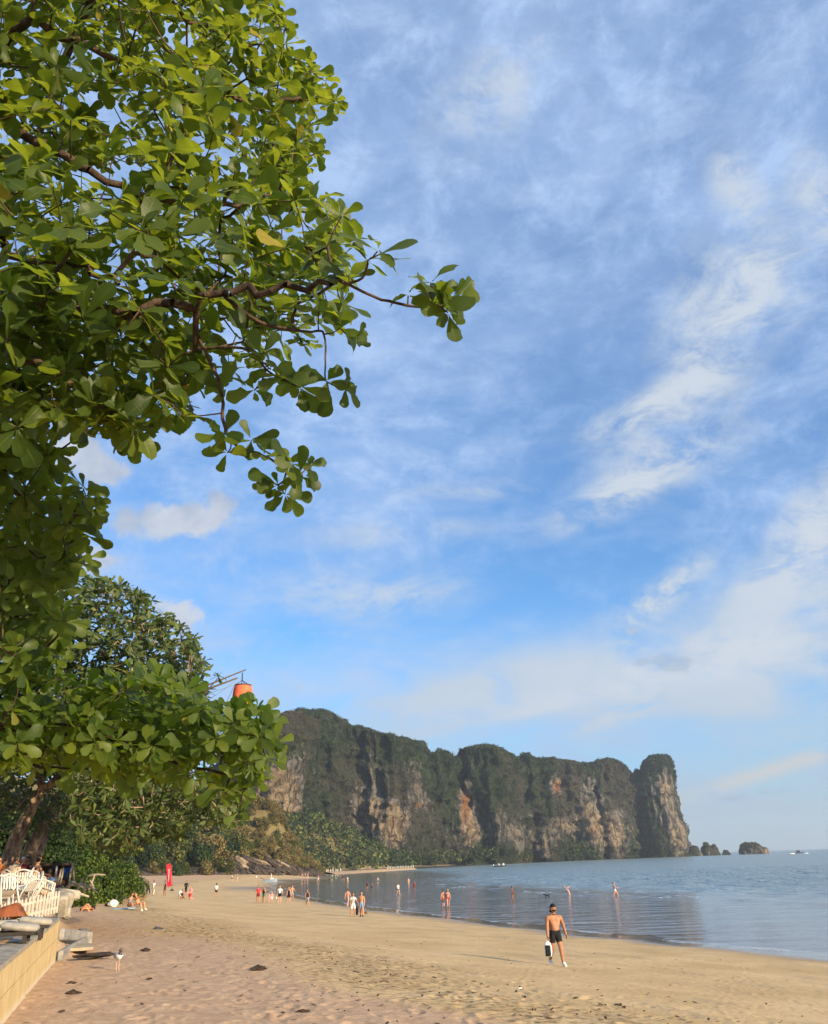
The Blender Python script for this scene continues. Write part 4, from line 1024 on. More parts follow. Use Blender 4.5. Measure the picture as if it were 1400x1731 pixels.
# ------------------------------------------------------------------ people
def _rx(v, a):                                                     # pitch in the sagittal plane; forward is -Y
    c, s = math.cos(a), math.sin(a); return np.array([v[0], c*v[1]-s*v[2], s*v[1]+c*v[2]])
def pose_joints(hips=((8, 5, 4), (-8, 10, 4)), arms=((5, 12, 8), (-5, 12, 8)), lean=0, base='feet', head=0.0, curl=0.0, fem=False, neckp=0):
    """joint positions of a 1.75 m figure facing -Y; hips = (thigh pitch, knee bend, spread) and arms = (shoulder pitch, elbow bend, spread) in degrees for its left (+X) and right (-X) side"""
    J = {}; L = math.radians(lean); R = math.radians
    up = _rx(np.array([0, 0, 1.0]), L)
    upc = _rx(np.array([0, 0, 1.0]), L+R(curl)); upn = _rx(np.array([0, 0, 1.0]), L+R(curl*1.2+neckp))
    J['pelvis'] = np.zeros(3); J['spine'] = up*.17; J['chest'] = J['spine']+upc*.21; J['neck'] = J['chest']+upc*.165
    fw = np.array([math.sin(R(head)), -math.cos(R(head)), 0]); fwd = _rx(np.array([0, -1.0, 0]), L+R(curl*1.2+neckp)); fwd = fw*abs(fwd[1])+np.array([0, 0, fwd[2]]) if abs(fwd[1]) > .3 else fwd
    fwd /= np.linalg.norm(fwd)
    J['jaw'] = J['neck']+upn*.085+fwd*.022; J['skull'] = J['neck']+upn*.165+fwd*.006; J['crown'] = J['neck']+upn*.235-fwd*.002
    sh, hp = (.165 if fem else (.218 if head == 42 else .195)), (.092 if fem else .088)
    for sgn, nm, h, a in ((1, 'L', hips[0], arms[0]), (-1, 'R', hips[1], arms[1])):
        side = np.array([sgn, 0, 0.0])
        J['hip'+nm] = side*hp+up*-.035
        def dirn(p, sp, ref=0): 
            v = np.array([sgn*math.sin(R(sp)), 0, -math.cos(R(sp))]); return _rx(v, -R(p)+ref)
        J['knee'+nm] = J['hip'+nm]+dirn(h[0], h[2])*.43; sd = dirn(h[0]-h[1], h[2]*.4); J['ankle'+nm] = J['knee'+nm]+sd*.41
        td = _rx(np.array([sgn*.12, -1.0, -.12 if base == 'feet' else .0]), -R((h[0]-h[1])*(.85 if base == 'feet' else .6))*0 if base == 'feet' else 0); td /= np.linalg.norm(td)
        if base == 'feet' and h[0]-h[1] < -25: td = _rx(td, R(-(h[0]-h[1])*.8))
        J['heel'+nm] = J['ankle'+nm]+np.array([0, .045, -.045]); J['ball'+nm] = J['ankle'+nm]+td*.10+np.array([0, 0, -.045]); J['toe'+nm] = J['ankle'+nm]+td*.165+np.array([0, 0, -.055])
        J['sh'+nm] = J['chest']+side*sh+upc*.085
        v = dirn(a[0], a[2], L+R(curl)); J['elbow'+nm] = J['sh'+nm]+v*.295
        w = dirn(a[0]+a[1], a[2]*.6-(6 if a[1] > 20 else 0), L+R(curl)); J['wrist'+nm] = J['elbow'+nm]+w*.25; J['palm'+nm] = J['wrist'+nm]+w*.075
        J['_hd'+nm] = w
    J['nose'] = J['skull']+fwd*.105-upn*.035; J['_fwd'], J['_up'] = fwd, upn
    pts = [J['ankleL'][2]-.075, J['ankleR'][2]-.075, J['ballL'][2]-.03, J['ballR'][2]-.03] if base == 'feet' else ([J['pelvis'][2]-.125]+[J['ballL'][2]-.03, J['ballR'][2]-.03] if base == 'sit' else [J['pelvis'][2]-.12, J['chest'][2]-.13]) if base != 'chair' else [J['ballL'][2]-.03, J['ballR'][2]-.03]
    z0 = min(pts)
    for k in J:
        if not k.startswith('_'): J[k] = J[k]-np.array([0, 0, z0])
    return J
_R = dict(pelvis=.128, spine=.118, chest=.138, neck=.056, jaw=.068, skull=.094, crown=.066, hip=.098, knee=.056, ankle=.040, heel=.036, ball=.036, toe=.026, sh=.062, elbow=.041, wrist=.029, palm=.034, nose=.016)
_RF = dict(_R, pelvis=.128, spine=.098, chest=.112, neck=.047, sh=.050, elbow=.034, wrist=.025, palm=.030, knee=.052, ankle=.036)
_CH = [('pelvis', 'spine'), ('spine', 'chest'), ('chest', 'neck'), ('neck', 'jaw')]
for _s in 'LR':
    _CH += [('pelvis', 'hip'+_s), ('hip'+_s, 'knee'+_s), ('knee'+_s, 'ankle'+_s), ('ankle'+_s, 'heel'+_s), ('ankle'+_s, 'ball'+_s), ('ball'+_s, 'toe'+_s), ('chest', 'sh'+_s), ('sh'+_s, 'elbow'+_s), ('elbow'+_s, 'wrist'+_s), ('wrist'+_s, 'palm'+_s)]
def skin_body(J, fem=False, sub=1, fingers=True, grip=('', )):
    RR = _RF if fem else _R
    if sub > 1: RR = dict(RR, sh=.082, chest=.168, elbow=.050, spine=.122, hip=.104, knee=.062, neck=.064, wrist=.032)
    names = [k for k in J if not k.startswith('_') and k not in ('skull', 'crown', 'nose')]; idx = {k: i for i, k in enumerate(names)}
    V = [tuple(J[k]) for k in names]; rad = [RR.get(k, RR.get(k[:-1], .04)) for k in names]; E = [(idx[a], idx[b]) for a, b in _CH]; roots = [idx['pelvis']]
    # calf and thigh muscle, upper arm swell
    def split(a, b, t, r, off=np.zeros(3)):
        i = len(V); V.append(tuple(J[a]*(1-t)+J[b]*t+off)); rad.append(r); E.remove((idx[a], idx[b])); E.extend([(idx[a], i), (i, idx[b])])
    for s in 'LR':
        split('knee'+s, 'ankle'+s, .30, .058 if not fem else .052); split('hip'+s, 'knee'+s, .45, .080 if not fem else .078); split('sh'+s, 'elbow'+s, .42, .053 if not fem else .041); split('elbow'+s, 'wrist'+s, .28, .043 if not fem else .034)
    if fingers:
        for s, sg in (('L', 1), ('R', -1)):
            d = J['_hd'+s]/np.linalg.norm(J['_hd'+s]); fwd = np.array([0, -1.0, 0]); fwd = fwd-d*(fwd@d); fwd /= np.linalg.norm(fwd)+1e-9; inn = np.cross(d, fwd)*(1 if s == 'R' else -1)
            if inn[0]*sg > 0: inn = -inn
            cu = 1.5 if s in grip else .45
            for q, (o, ln) in enumerate([(.026, .075), (.009, .085), (-.008, .08), (-.024, .062)]):
                p0 = J['palm'+s]+fwd*o*.8-d*.01; a = cu*.55; b = cu*1.1
                p1 = p0+d*.035+fwd*o*.25; p2 = p1+(d*math.cos(a)+inn*math.sin(a))*ln*.45; p3 = p2+(d*math.cos(b)+inn*math.sin(b))*ln*.5
                i = len(V); V.extend([tuple(p0), tuple(p1), tuple(p2), tuple(p3)]); rad.extend([.010, .0095, .009, .0075]); E.extend([(i, i+1), (i+1, i+2), (i+2, i+3)]); roots.append(i)
            t0 = J['wrist'+s]+d*.03+fwd*.015; t1 = t0+fwd*.032+d*.022; t2 = t1+fwd*.014+d*.034+inn*.012*cu
            i = len(V); V.extend([tuple(t0), tuple(t1), tuple(t2)]); rad.extend([.013, .011, .0085]); E.extend([(i, i+1), (i+1, i+2)]); roots.append(i)
    me = bpy.data.meshes.new('body'); me.from_pydata(V, E, []); ob = bpy.data.objects.new('body', me); COL.objects.link(ob)
    md = ob.modifiers.new('skin', 'SKIN'); md.use_smooth_shade = True; md.branch_smoothing = .6
    sv = me.skin_vertices[0].data
    for i, r in enumerate(rad): sv[i].radius = (r*(1.22 if r > .012 else 1.1),)*2; sv[i].use_root = i in roots
    ss = ob.modifiers.new('sub', 'SUBSURF'); ss.levels = sub; ss.render_levels = sub
    bpy.context.view_layer.update()
    out = bpy.data.meshes.new_from_object(ob.evaluated_get(bpy.context.evaluated_depsgraph_get()))
    bpy.data.objects.remove(ob); bpy.data.meshes.remove(me)
    if sub > 1:                                                     # chest, stomach and shoulder muscles
        for v in out.vertices:
            p = np.array(v.co); q = p-J['chest']; n_ = np.array(v.normal); a = 0.0
            if n_[1] < .25 and abs(q[0]) < .2:
                a += .030*math.exp(-((abs(q[0])-.078)/.052)**2-((q[2]-.025)/.050)**2) - .012*math.exp(-(q[0]/.016)**2-((q[2]+.02)/.14)**2)
                for zz in (-.10, -.17, -.24): a += .010*math.exp(-((abs(q[0])-.036)/.022)**2-((q[2]-zz)/.024)**2)
            for s_, sg in (('L', 1), ('R', -1)): a += .016*math.exp(-np.sum((p-J['sh'+s_]-np.array([sg*.02, 0, -.03]))**2)/.0042)
            v.co = p+n_*a
    f, u = J['_fwd'], J['_up']; sd = np.cross(f, u); H = J['skull']+u*.012; n, m = (20, 14) if sub > 1 else (12, 9); HV = []; HF = []   # the head: narrower towards chin, brow, nose
    for i in range(m+1):
        ph = math.pi*i/m
        for k in range(n):
            t = 2*math.pi*k/n; a, b, c = math.sin(ph)*math.cos(t), math.sin(ph)*math.sin(t), math.cos(ph)
            w = .078*(1-.24*max(0, -c)**1.2); dp = .099*(1-.10*max(0, -c)); q = H+sd*a*w+f*(b*dp+(.016 if c < -.2 and b > 0 else 0)*-c)+u*c*.122
            if b > .86 and -.45 < c < .15: q = q+f*.020*(1-abs(c+.18)/.35 if abs(c+.18) < .35 else 0)*(abs(a) < .3)
            HV.append(tuple(q))
    for i in range(m):
        for k in range(n): HF.append((i*n+k, (i+1)*n+k, (i+1)*n+(k+1) % n, i*n+(k+1) % n))
    bv = [tuple(v.co) for v in out.vertices]; bf = [tuple(p.vertices) for p in out.polygons]; nb = len(bv); bpy.data.meshes.remove(out)
    out = bpy.data.meshes.new('body'); out.from_pydata(bv+HV, [], bf+[tuple(i+nb for i in q) for q in HF]); out.update(); out['body_faces'] = len(bf)
    out.name = 'body'; out.polygons.foreach_set('use_smooth', [True]*len(out.polygons))
    return out
def face_bones(me, J):
    n = len(me.polygons); C = np.empty(n*3); me.polygons.foreach_get('center', C); C = C.reshape(n, 3)
    best = np.full(n, 1e9); bi = np.zeros(n, int); bt = np.zeros(n)
    for q, (a, b) in enumerate(_CH):
        A, B = J[a], J[b]; e = B-A; t = np.clip(((C-A)@e)/(e@e), 0, 1); d = np.linalg.norm(C-A-t[:, None]*e, axis=1)
        w = d - .6*(_R.get(a, _R.get(a[:-1], .04))*(1-t)+_R.get(b, _R.get(b[:-1], .04))*t)
        u = w < best; best[u] = w[u]; bi[u] = q; bt[u] = t[u]
    nb = int(me['body_faces']); bl = [(_CH[i]) for i in bi]
    return C, [b if i < nb else ('skull', 'crown') for i, b in enumerate(bl)], bt
def garment(me, J, C, bones, bt, kind, thick):
    f, u = J['_fwd'], J['_up']; sel = []
    base = lambda nm: nm[:-1] if nm[-1] in 'LR' and nm not in ('pelvis',) else nm
    for i, ((a, b), t) in enumerate(zip(bones, bt)):
        a_, b_ = base(a), base(b); h = C[i]-J['skull']; hf, hu = h@f, h@u; k = False
        head = (a, b) == ('skull', 'crown')
        if kind in ('shorts', 'briefs', 'skirt'):
            lim = {'shorts': .55, 'briefs': .16, 'skirt': .5}[kind]
            k = (a_ == 'hip' and t < lim) or (a_ == 'pelvis' and b_ == 'hip') or (a_ == 'pelvis' and t < .38)
        elif kind == 'shirt': k = (a_ == 'pelvis' and b_ == 'spine' and t > .05) or a_ == 'spine' or (a_ == 'chest' and (b_ == 'sh' or t < .75)) or (a_ == 'sh' and t < .55)
        elif kind == 'long_shirt': k = (a_ == 'pelvis' and b_ == 'spine') or a_ == 'spine' or (a_ == 'chest' and (b_ == 'sh' or t < .8)) or a_ == 'sh' or (a_ == 'elbow' and t < .9)
        elif kind == 'tank': k = (a_ == 'pelvis' and b_ == 'spine' and t > .05) or a_ == 'spine' or (a_ == 'chest' and t < .62)
        elif kind == 'bra': k = (a_ == 'spine' and t > .62) or (a_ == 'chest' and b_ == 'neck' and t < .12)
        elif kind == 'dress': k = a_ == 'spine' or (a_ == 'pelvis') or (a_ == 'hip' and t < .75) or (a_ == 'chest' and (t < .6))
        elif kind == 'trousers': k = (a_ == 'hip') or (a_ == 'knee' and t < .85) or (a_ == 'pelvis' and b_ == 'hip') or (a_ == 'pelvis' and t < .35)
        elif kind == 'shoes': k = a_ in ('ankle', 'ball') or (a_ == 'knee' and t > .97)
        elif kind == 'hair': k = head and ((hu > .055) or (hf < -.02 and hu > -.085))
        elif kind == 'long_hair': k = head and ((hu > .055) or (hf < -.012)) or (a_ == 'neck' and (C[i]-J['neck'])@f < -.01)
        elif kind == 'cap': k = head and hu > .035
        elif kind == 'beard': k = head and hf > -.005 and hu < -.052
        if k: sel.append(i)
    if not sel: return None
    vs = {}; V = []; F = []
    nr = np.empty(len(me.vertices)*3); me.vertices.foreach_get('normal', nr); nr = nr.reshape(-1, 3)
    for i in sel:
        fc = []
        for v in me.polygons[i].vertices:
            if v not in vs: vs[v] = len(V); V.append(np.array(me.vertices[v].co)+nr[v]*thick)
            fc.append(vs[v])
        F.append(fc)
    g = bpy.data.meshes.new(kind); g.from_pydata([tuple(v) for v in V], [], F); g.update(); g.polygons.foreach_set('use_smooth', [True]*len(g.polygons))
    return g
POSES = {
    'stand': dict(), 'stand_hip': dict(arms=((0, 60, 28), (-4, 10, 8)), hips=((4, 4, 6), (-2, 3, 6)), head=20), 'stand_apart': dict(hips=((0, 2, 15), (0, 2, 13)), arms=((30, 95, 12), (8, 20, 12))),
    'walk': dict(hips=((24, 10, 2), (-18, 22, 2)), arms=((-22, 18, 8), (20, 25, 8)), lean=-3), 'walk_b': dict(hips=((-16, 30, 2), (22, 8, 2)), arms=((22, 30, 8), (-18, 12, 8)), lean=-3, head=-15),
    'phone': dict(arms=((22, 100, 10), (-3, 12, 8)), head=10, neckp=-12), 'crossed': dict(arms=((14, 105, 12), (14, 105, 12)), hips=((6, 3, 5), (-2, 2, 5))), 'bend': dict(hips=((30, 24, 6), (14, 12, 6)), lean=-48, arms=((40, 10, 6), (55, 10, 6))),
    'wade': dict(hips=((34, 30, 4), (-20, 26, 4)), arms=((-18, 40, 16), (34, 40, 18)), lean=-8), 'squat': dict(hips=((105, 128, 10), (100, 128, 10)), lean=-24, arms=((50, 40, 8), (50, 40, 8))),
    'sit_knees': dict(hips=((128, 112, 6), (122, 108, 6)), lean=-10, curl=-22, arms=((58, 22, 10), (62, 30, 8)), base='sit'), 'sit_back': dict(hips=((100, 34, 8), (118, 88, 6)), lean=16, arms=((-26, 4, 14), (-30, 4, 14)), base='sit'),
    'lie_knees': dict(hips=((132, 92, 4), (112, 78, 6)), lean=84, arms=((30, 70, 16), (-4, 70, 20)), base='lie'), 'lie_flat': dict(hips=((84, 4, 5), (88, 8, 5)), lean=80, arms=((40, 95, 14), (10, 30, 16)), base='lie'),
    'kneel': dict(hips=((6, 100, 6), (10, 102, 6)), lean=-8, arms=((26, 40, 8), (20, 50, 8))), 'chair': dict(hips=((84, 86, 7), (84, 84, 7)), lean=8, arms=((28, 58, 8), (28, 60, 8)), base='chair'), 'chair_lean': dict(hips=((80, 78, 8), (86, 92, 8)), lean=-14, curl=-12, arms=((52, 40, 10), (44, 50, 10)), base='chair'),
    'child': dict(hips=((6, 4, 5), (-6, 8, 5)), arms=((10, 30, 16), (-5, 20, 14))), 'hero': dict(hips=((13, 5, 5), (-12, 24, 2)), arms=((-16, 14, 24), (6, 6, 9)), lean=-1, head=42, curl=0)}
_pc = {}
SKINS = {k: simple('skin_'+k, c, .55, .10, 12, .35) for k, c in dict(tan=(.46, .215, .115), fair=(.58, .33, .215), pink=(.62, .29, .19), brown=(.26, .125, .07), gold=(.52, .25, .12), hero=(.36, .165, .085)).items()}
CLOTHS = {k: simple('cloth_'+k, c, .85, .16, 14, .15) for k, c in dict(black=(.018, .018, .022), white=(.74, .72, .68), grey=(.28, .28, .29), red=(.55, .045, .05), navy=(.03, .04, .09), lightblue=(.28, .42, .58), pink=(.72, .30, .32), green=(.10, .17, .10), teal=(.06, .20, .22), maroon=(.20, .03, .04), tanc=(.45, .35, .24), orange=(.75, .25, .06), purple=(.16, .10, .20), cream=(.66, .58, .44)).items()}
HAIRS = {k: simple('hair_'+k, c, .6, .2, 20, .3) for k, c in dict(dark=(.018, .012, .009), brown=(.07, .04, .022), blond=(.34, .23, .11), grey=(.30, .29, .27)).items()}
def pose_data(pose, fem, sub=1, grip=('',)):
    key = (pose, fem, sub)
    if key not in _pc:
        J = pose_joints(fem=fem, **POSES[pose]); me = skin_body(J, fem, sub, True, grip); _pc[key] = (J, me, face_bones(me, J), {})
    return _pc[key]
def person(loc, rz, pose, label, wear=(), skin='tan', hair=('hair', 'dark'), height=1.72, fem=False, group=None, sub=1, grip=('',), thick=.011):
    """rz in degrees: 0 faces the camera side (-Y), 90 faces +X, 180 faces away"""
    J, me, (C, bones, bt), gar = pose_data(pose, fem, sub, grip)
    root = empty('person', loc, label, 'person', group, math.radians(rz))
    s = height/1.75
    def put(name, m, mat):
        o = bpy.data.objects.new(name, m); COL.objects.link(o); o.parent = root; o.scale = (s, s, s)
        if len(m.materials) == 0: m.materials.append(mat)
        o.material_slots[0].link = 'OBJECT'; o.material_slots[0].material = mat
        return o
    put('body', me, SKINS[skin])
    items = list(wear)+([(hair[0], HAIRS[hair[1]], .016)] if hair else [])
    for it in items:
        k, mt = it[0], it[1]; mt = CLOTHS[mt] if isinstance(mt, str) else mt; th = it[2] if len(it) > 2 else thick
        if (k, th) not in gar: gar[(k, th)] = garment(me, J, C, bones, bt, k, th)
        if gar[(k, th)] is not None: put({'long_hair': 'hair', 'long_shirt': 'shirt'}.get(k, k), gar[(k, th)], mt)
    return root
def gp(px, py): return on_ground(px, py)

def build_hero_man():
    p = gp(943, 1633); rz = 14
    root = person(p, rz, 'hero', 'bare-chested man in black shorts and backwards black cap walking across the open sand', [('shorts', 'black', .016), ('shoes', 'white', .012), ('beard', HAIRS['dark'], .008)], 'hero', None, 1.82, sub=3, grip=('R',))
    J, me, (C, bones, bt), gar = pose_data('hero', False, 3, ('R',)); s = 1.82/1.75
    cap = garment(me, J, C, bones, bt, 'cap', .014); o = link('cap', cap, root, CLOTHS['black']); o.scale = (s, s, s)
    f, u = J['_fwd'], J['_up']; sd = np.cross(f, u); H = J['skull']
    V = []; F = []                                                    # the cap's peak, worn to the back
    for i in range(7):
        a = math.radians(-62+124*i/6)
        for q, (rr, dz) in enumerate(((.100, .012), (.165, -.012))): V.append((H+(-f*math.cos(a)+sd*math.sin(a)*.9)*rr*s/s+u*(.035+dz))*1.0)
    F = [(2*i, 2*i+1, 2*i+3, 2*i+2) for i in range(6)]; V2 = [v+u*.008 for v in V]; n = len(V)
    mb = MB(); mb.raw(V, F); mb.raw(V2, [tuple(reversed(q)) for q in F]); pk = mb.build('cap_peak', CLOTHS['black'], o, True)
    mb = MB(); mb.blob(H-f*.085-u*.07, (.05, .05, .06), 3, 10, .1); hr = mb.build('hair', HAIRS['dark'], root, True); hr.scale = (s, s, s)
    for sg in (1, -1):
        mb = MB(); mb.blob(H+f*.083+sd*.034*sg-u*.012, (.017, .010, .009), 4, 8, .05); e = mb.build('eye', simple('eye_dark', (.03, .02, .02), .3), root, True); e.scale = (s, s, s)
        mb = MB(); mb.blob(H+sd*.094*sg-u*.03-f*.008, (.012, .022, .032), 5, 8, .05); e = mb.build('ear', SKINS['hero'], root, True); e.scale = (s, s, s)
    w = J['wristR']; d = J['_hdR']; mb = MB(); mb.tube([w-d*.030, w-d*.005], .037, 14); o = mb.build('watch', CLOTHS['black'], root, True); o.scale = (s, s, s)
    # the bag he carries in his right hand
    cz, sz = math.cos(math.radians(rz)), math.sin(math.radians(rz)); h = J['palmR']*s; hw = np.array([p[0]+h[0]*cz-h[1]*sz, p[1]+h[0]*sz+h[1]*cz, p[2]+h[2]])
    bag = empty('beach_bag', hw-np.array([.02, 0, .62]), 'white drawstring bag with black front panel hanging from the walking man\'s hand', 'bag'); bag.scale = (.82, .82, .9); bag.location = [float(c) for c in hw-np.array([.02, 0, .56])]
    mb = MB(); rows = []
    prof = [(.02, .10, .05), (.05, .135, .08), (.18, .150, .095), (.36, .145, .09), (.46, .115, .065), (.52, .05, .03)]
    V = []; F = []
    for z, ax, ay in prof:
        for k in range(16):
            t = 2*math.pi*k/16; cx, sy = math.cos(t), math.sin(t); V.append((ax*np.sign(cx)*abs(cx)**.6*(1+.05*math.sin(5*t+z*20)), ay*np.sign(sy)*abs(sy)**.7, z))
    for i in range(5):
        for k in range(16): F.append((i*16+k, i*16+(k+1) % 16, (i+1)*16+(k+1) % 16, (i+1)*16+k))
    F.append(tuple(range(15, -1, -1))); F.append(tuple(5*16+k for k in range(16)))
    mb.raw(V, F); mb.build('bag_body', CLOTHS['white'], bag, True)
    mb = MB(); mb.box((-.02, -.086, .22), (.22, .045, .36), None, 1, .015); mb.build('front_panel', CLOTHS['black'], bag, True)
    mb = MB(); mb.tube([(-.03, 0, .50), (-.02, .0, .58), (.02, .0, .63), (.05, 0, .57), (.05, 0, .50)], .009, 6); mb.tube([(.08, .03, .5), (.11, .02, .3), (.12, .0, .1), (.09, 0, .04)], .012, 6); mb.build('strap', CLOTHS['white'], bag, True)
build_hero_man()

def build_people():
    P = person
    W = lambda *a: list(a)
    # group near the water's edge
    P(gp(436, 1527), 10, 'stand', 'person in red shirt and dark shorts, first of the group standing near the water', [('shirt', 'red'), ('shorts', 'maroon')], 'tan', ('hair', 'brown'), 1.72)
    P(gp(445.5, 1527), -20, 'crossed', 'person with folded arms in black top and grey-green shorts beside the red shirt', [('tank', 'black'), ('shorts', 'green')], 'tan', ('hair', 'brown'), 1.70)
    P(gp(454.5, 1526.5), 0, 'child', 'small child in pale pink clothes, shorter of two children with the group', [('dress', 'pink')], 'fair', ('hair', 'blond'), .98, True)
    P(gp(459.5, 1526.5), 15, 'child', 'child in pink and white beside the smaller pink child', [('shirt', 'pink'), ('shorts', 'white')], 'fair', ('hair', 'blond'), 1.12, True)
    P(gp(472.5, 1527), -8, 'stand_hip', 'man in white shirt and black shorts standing in the group near the water', [('shirt', 'white'), ('shorts', 'black')], 'fair', ('hair', 'brown'), 1.78)
    P(gp(467.5, 1524), 30, 'squat', 'toddler in pink and white crouching beside the white-shirted man', [('shirt', 'white'), ('shorts', 'pink')], 'fair', ('hair', 'brown'), .95, True)
    P(gp(488, 1527), 10, 'stand', 'woman in short black dress at the end of the group', [('dress', 'black')], 'fair', ('long_hair', 'brown'), 1.66, True)
    P(gp(493.5, 1523), 30, 'stand_hip', 'bare-chested man standing just behind the woman in the black dress', [('shorts', 'grey')], 'tan', ('hair', 'brown'), 1.76)
    P(gp(519.5, 1533.5), 8, 'walk', 'woman in black top and grey shorts walking alone between two groups', [('tank', 'black'), ('shorts', 'grey')], 'tan', ('long_hair', 'dark'), 1.66, True)
    P(gp(365, 1517), 200, 'walk_b', 'woman in white top and black shorts walking alone far up the beach', [('shirt', 'white'), ('shorts', 'black')], 'tan', ('hair', 'dark'), 1.68, True)
    # couple and the man behind them
    P(gp(588, 1533), 160, 'walk', 'bare-backed man in pale shorts wading just behind the couple in white and blue', [('shorts', 'tanc')], 'pink', ('hair', 'brown'), 1.76)
    P(gp(597, 1550), 12, 'stand_hip', 'woman in white beach dress standing next to the man in blue shorts', [('dress', 'white'), ('shirt', 'white')], 'tan', ('long_hair', 'brown'), 1.68, True, sub=1)
    P(gp(611.5, 1550), -14, 'stand', 'bare-chested man in light blue shorts standing beside the woman in white', [('shorts', 'lightblue'), ('shoes', 'black')], 'gold', ('hair', 'brown'), 1.78)
    b = gp(603.5, 1547); mb = MB(); mb.box((0, 0, .36), (.26, .14, .46), None, .85, .05); bag = empty('shoulder_bag', b, 'black bag standing on the sand between the couple in white and blue', 'bag')
    mb.build('bag_body', CLOTHS['black'], bag, True); mb = MB(); mb.tube([(-.09, 0, .55), (-.06, 0, .78), (0, 0, .88), (.06, 0, .78), (.09, 0, .55)], .014, 6); mb.tube([(0, 0, .0), (0, 0, .16)], .10, 8); mb.build('handle', CLOTHS['black'], bag, True)
    c = gp(619, 1545); mb = MB(); mb.blob((0, 0, .10), (.14, .12, .11), 5, 10, .2); tag(mb.build('coconut', simple('husk', (.16, .08, .04), .9), None, True, c), 'small brown coconut lying on the sand beside the man in blue shorts', 'coconut')
    # in the shallows
    P(gp(750, 1534), 172, 'walk', 'woman in orange bikini wading away from the beach, one of a pair side by side', [('bra', 'orange'), ('briefs', 'orange')], 'pink', ('hair', 'brown'), 1.66, True)
    P(gp(758, 1534), 186, 'walk_b', 'woman in red bikini wading close beside her companion in orange', [('bra', 'red'), ('briefs', 'red')], 'pink', ('long_hair', 'blond'), 1.68, True)
    P(gp(867.5, 1524)-np.array([0, 0, .10]), 70, 'stand', 'dark figure in maroon swimwear standing alone in the shallows near the black dog', [('briefs', 'black'), ('tank', 'maroon')], 'brown', ('hair', 'dark'), 1.62, True)
    P(gp(961, 1513.5)-np.array([0, 0, .35]), 90, 'bend', 'person in grey top stooping in the shallows beyond the walking man', [('shirt', 'grey'), ('shorts', 'pink')], 'fair', ('hair', 'brown'), 1.62, True)
    P(gp(1041, 1515)-np.array([0, 0, .22]), 80, 'wade', 'pale swimmer striding through the shallows, farthest out towards the open sea', [('briefs', 'white')], 'pink', ('hair', 'brown'), 1.74)
    P(gp(673.5, 1514)-np.array([0, 0, .05]), 30, 'walk', 'person in white top and black cap wading mid-bay', [('shirt', 'white'), ('briefs', 'navy'), ('cap', 'black')], 'fair', None, 1.66, True)
    P(gp(700.5, 1503)-np.array([0, 0, .35]), 0, 'stand', 'dark red swimmer standing knee-deep mid-bay', [('dress', 'maroon')], 'brown', ('hair', 'dark'), 1.66, True)
    P(gp(691, 1493)-np.array([0, 0, .75]), 20, 'crossed', 'fair-haired bather waist-deep in the bay below the sandbar', [('shorts', 'tanc')], 'pink', ('hair', 'blond'), 1.75)
    P(gp(639, 1493)-np.array([0, 0, .45]), 40, 'stand_hip', 'bather in navy shorts standing in deep water near the sandbar', [('shorts', 'navy'), ('shirt', 'grey')], 'fair', ('hair', 'dark'), 1.72)
    P(gp(620.5, 1504.5)-np.array([0, 0, .2]), 10, 'stand', 'adult in black swimsuit standing in shallow water with a child', [('tank', 'black'), ('briefs', 'black')], 'brown', ('hair', 'dark'), 1.64, True)
    P(gp(629, 1505)-np.array([0, 0, .1]), -20, 'child', 'dark child standing in shallow water beside the adult in black', [('shorts', 'navy')], 'brown', ('hair', 'dark'), 1.2)
    for px, py, ps, lab, w in [(588, 1494, 'bend', 'pale bather bending in the water beyond the pair in black', [('shirt', 'white')]), (580.5, 1489, 'walk', 'dark bather walking at the far edge of the water', [('long_shirt', 'navy'), ('shorts', 'black')]), (561, 1490, 'stand', 'dark bather standing still at the far water edge', [('long_shirt', 'teal'), ('shorts', 'black')]), (538, 1491, 'walk_b', 'distant bather in pale shirt walking along the wet far shore', [('shirt', 'pink'), ('shorts', 'white')])]:
        P(gp(px, py), rng.uniform(-60, 60), ps, lab, w, 'fair', ('hair', 'dark'), 1.68)
    for i, (px, py, cl, hh, lab) in enumerate([(392, 1490.5, 'white', 1.7, 'distant person in white walking past the boulders, first along the far sand'), (401, 1489.5, 'tanc', 1.65, 'distant person in tan clothes close behind the white walker'), (433, 1490, 'white', 1.5, 'distant short person in white near the foot of the rocks'), (442, 1490, 'cream', 1.6, 'distant person in cream beside the short person in white'), (458.5, 1487, 'white', 1.7, 'distant person in white standing against the dark shore rocks'), (511, 1486.5, 'pink', 1.7, 'distant person in pink, first of three at the rocky corner'), (516, 1486, 'white', 1.7, 'distant person in white, middle of three at the rocky corner'), (520.5, 1485.5, 'orange', 1.7, 'distant person in orange, last of three at the rocky corner')]):
        P(gp(px, py), rng.uniform(0, 360), ('walk', 'stand', 'walk_b')[i % 3], lab, [('shirt', cl), ('shorts', ('black', 'white', 'grey')[i % 3])], 'fair', ('hair', 'dark'), hh)
    # on the upper sand
    P(gp(181, 1517), -25, 'stand_apart', 'person in black top and purple shorts standing with legs apart on the upper sand', [('shirt', 'black'), ('shorts', 'purple')], 'tan', ('hair', 'dark'), 1.74)
    P(gp(197, 1520), 25, 'walk', 'sunlit woman in black bikini walking on the upper sand', [('bra', 'black'), ('briefs', 'black')], 'gold', ('hair', 'dark'), 1.68, True)
    P(gp(204, 1511), 40, 'stand_hip', 'bare-chested man half hidden behind the woman in black bikini', [('shorts', 'orange')], 'gold', ('hair', 'brown'), 1.72)
    P(gp(169, 1503), 60, 'walk_b', 'person in pink shirt strolling past the driftwood poles', [('shirt', 'pink'), ('shorts', 'grey')], 'tan', ('hair', 'dark'), 1.68)
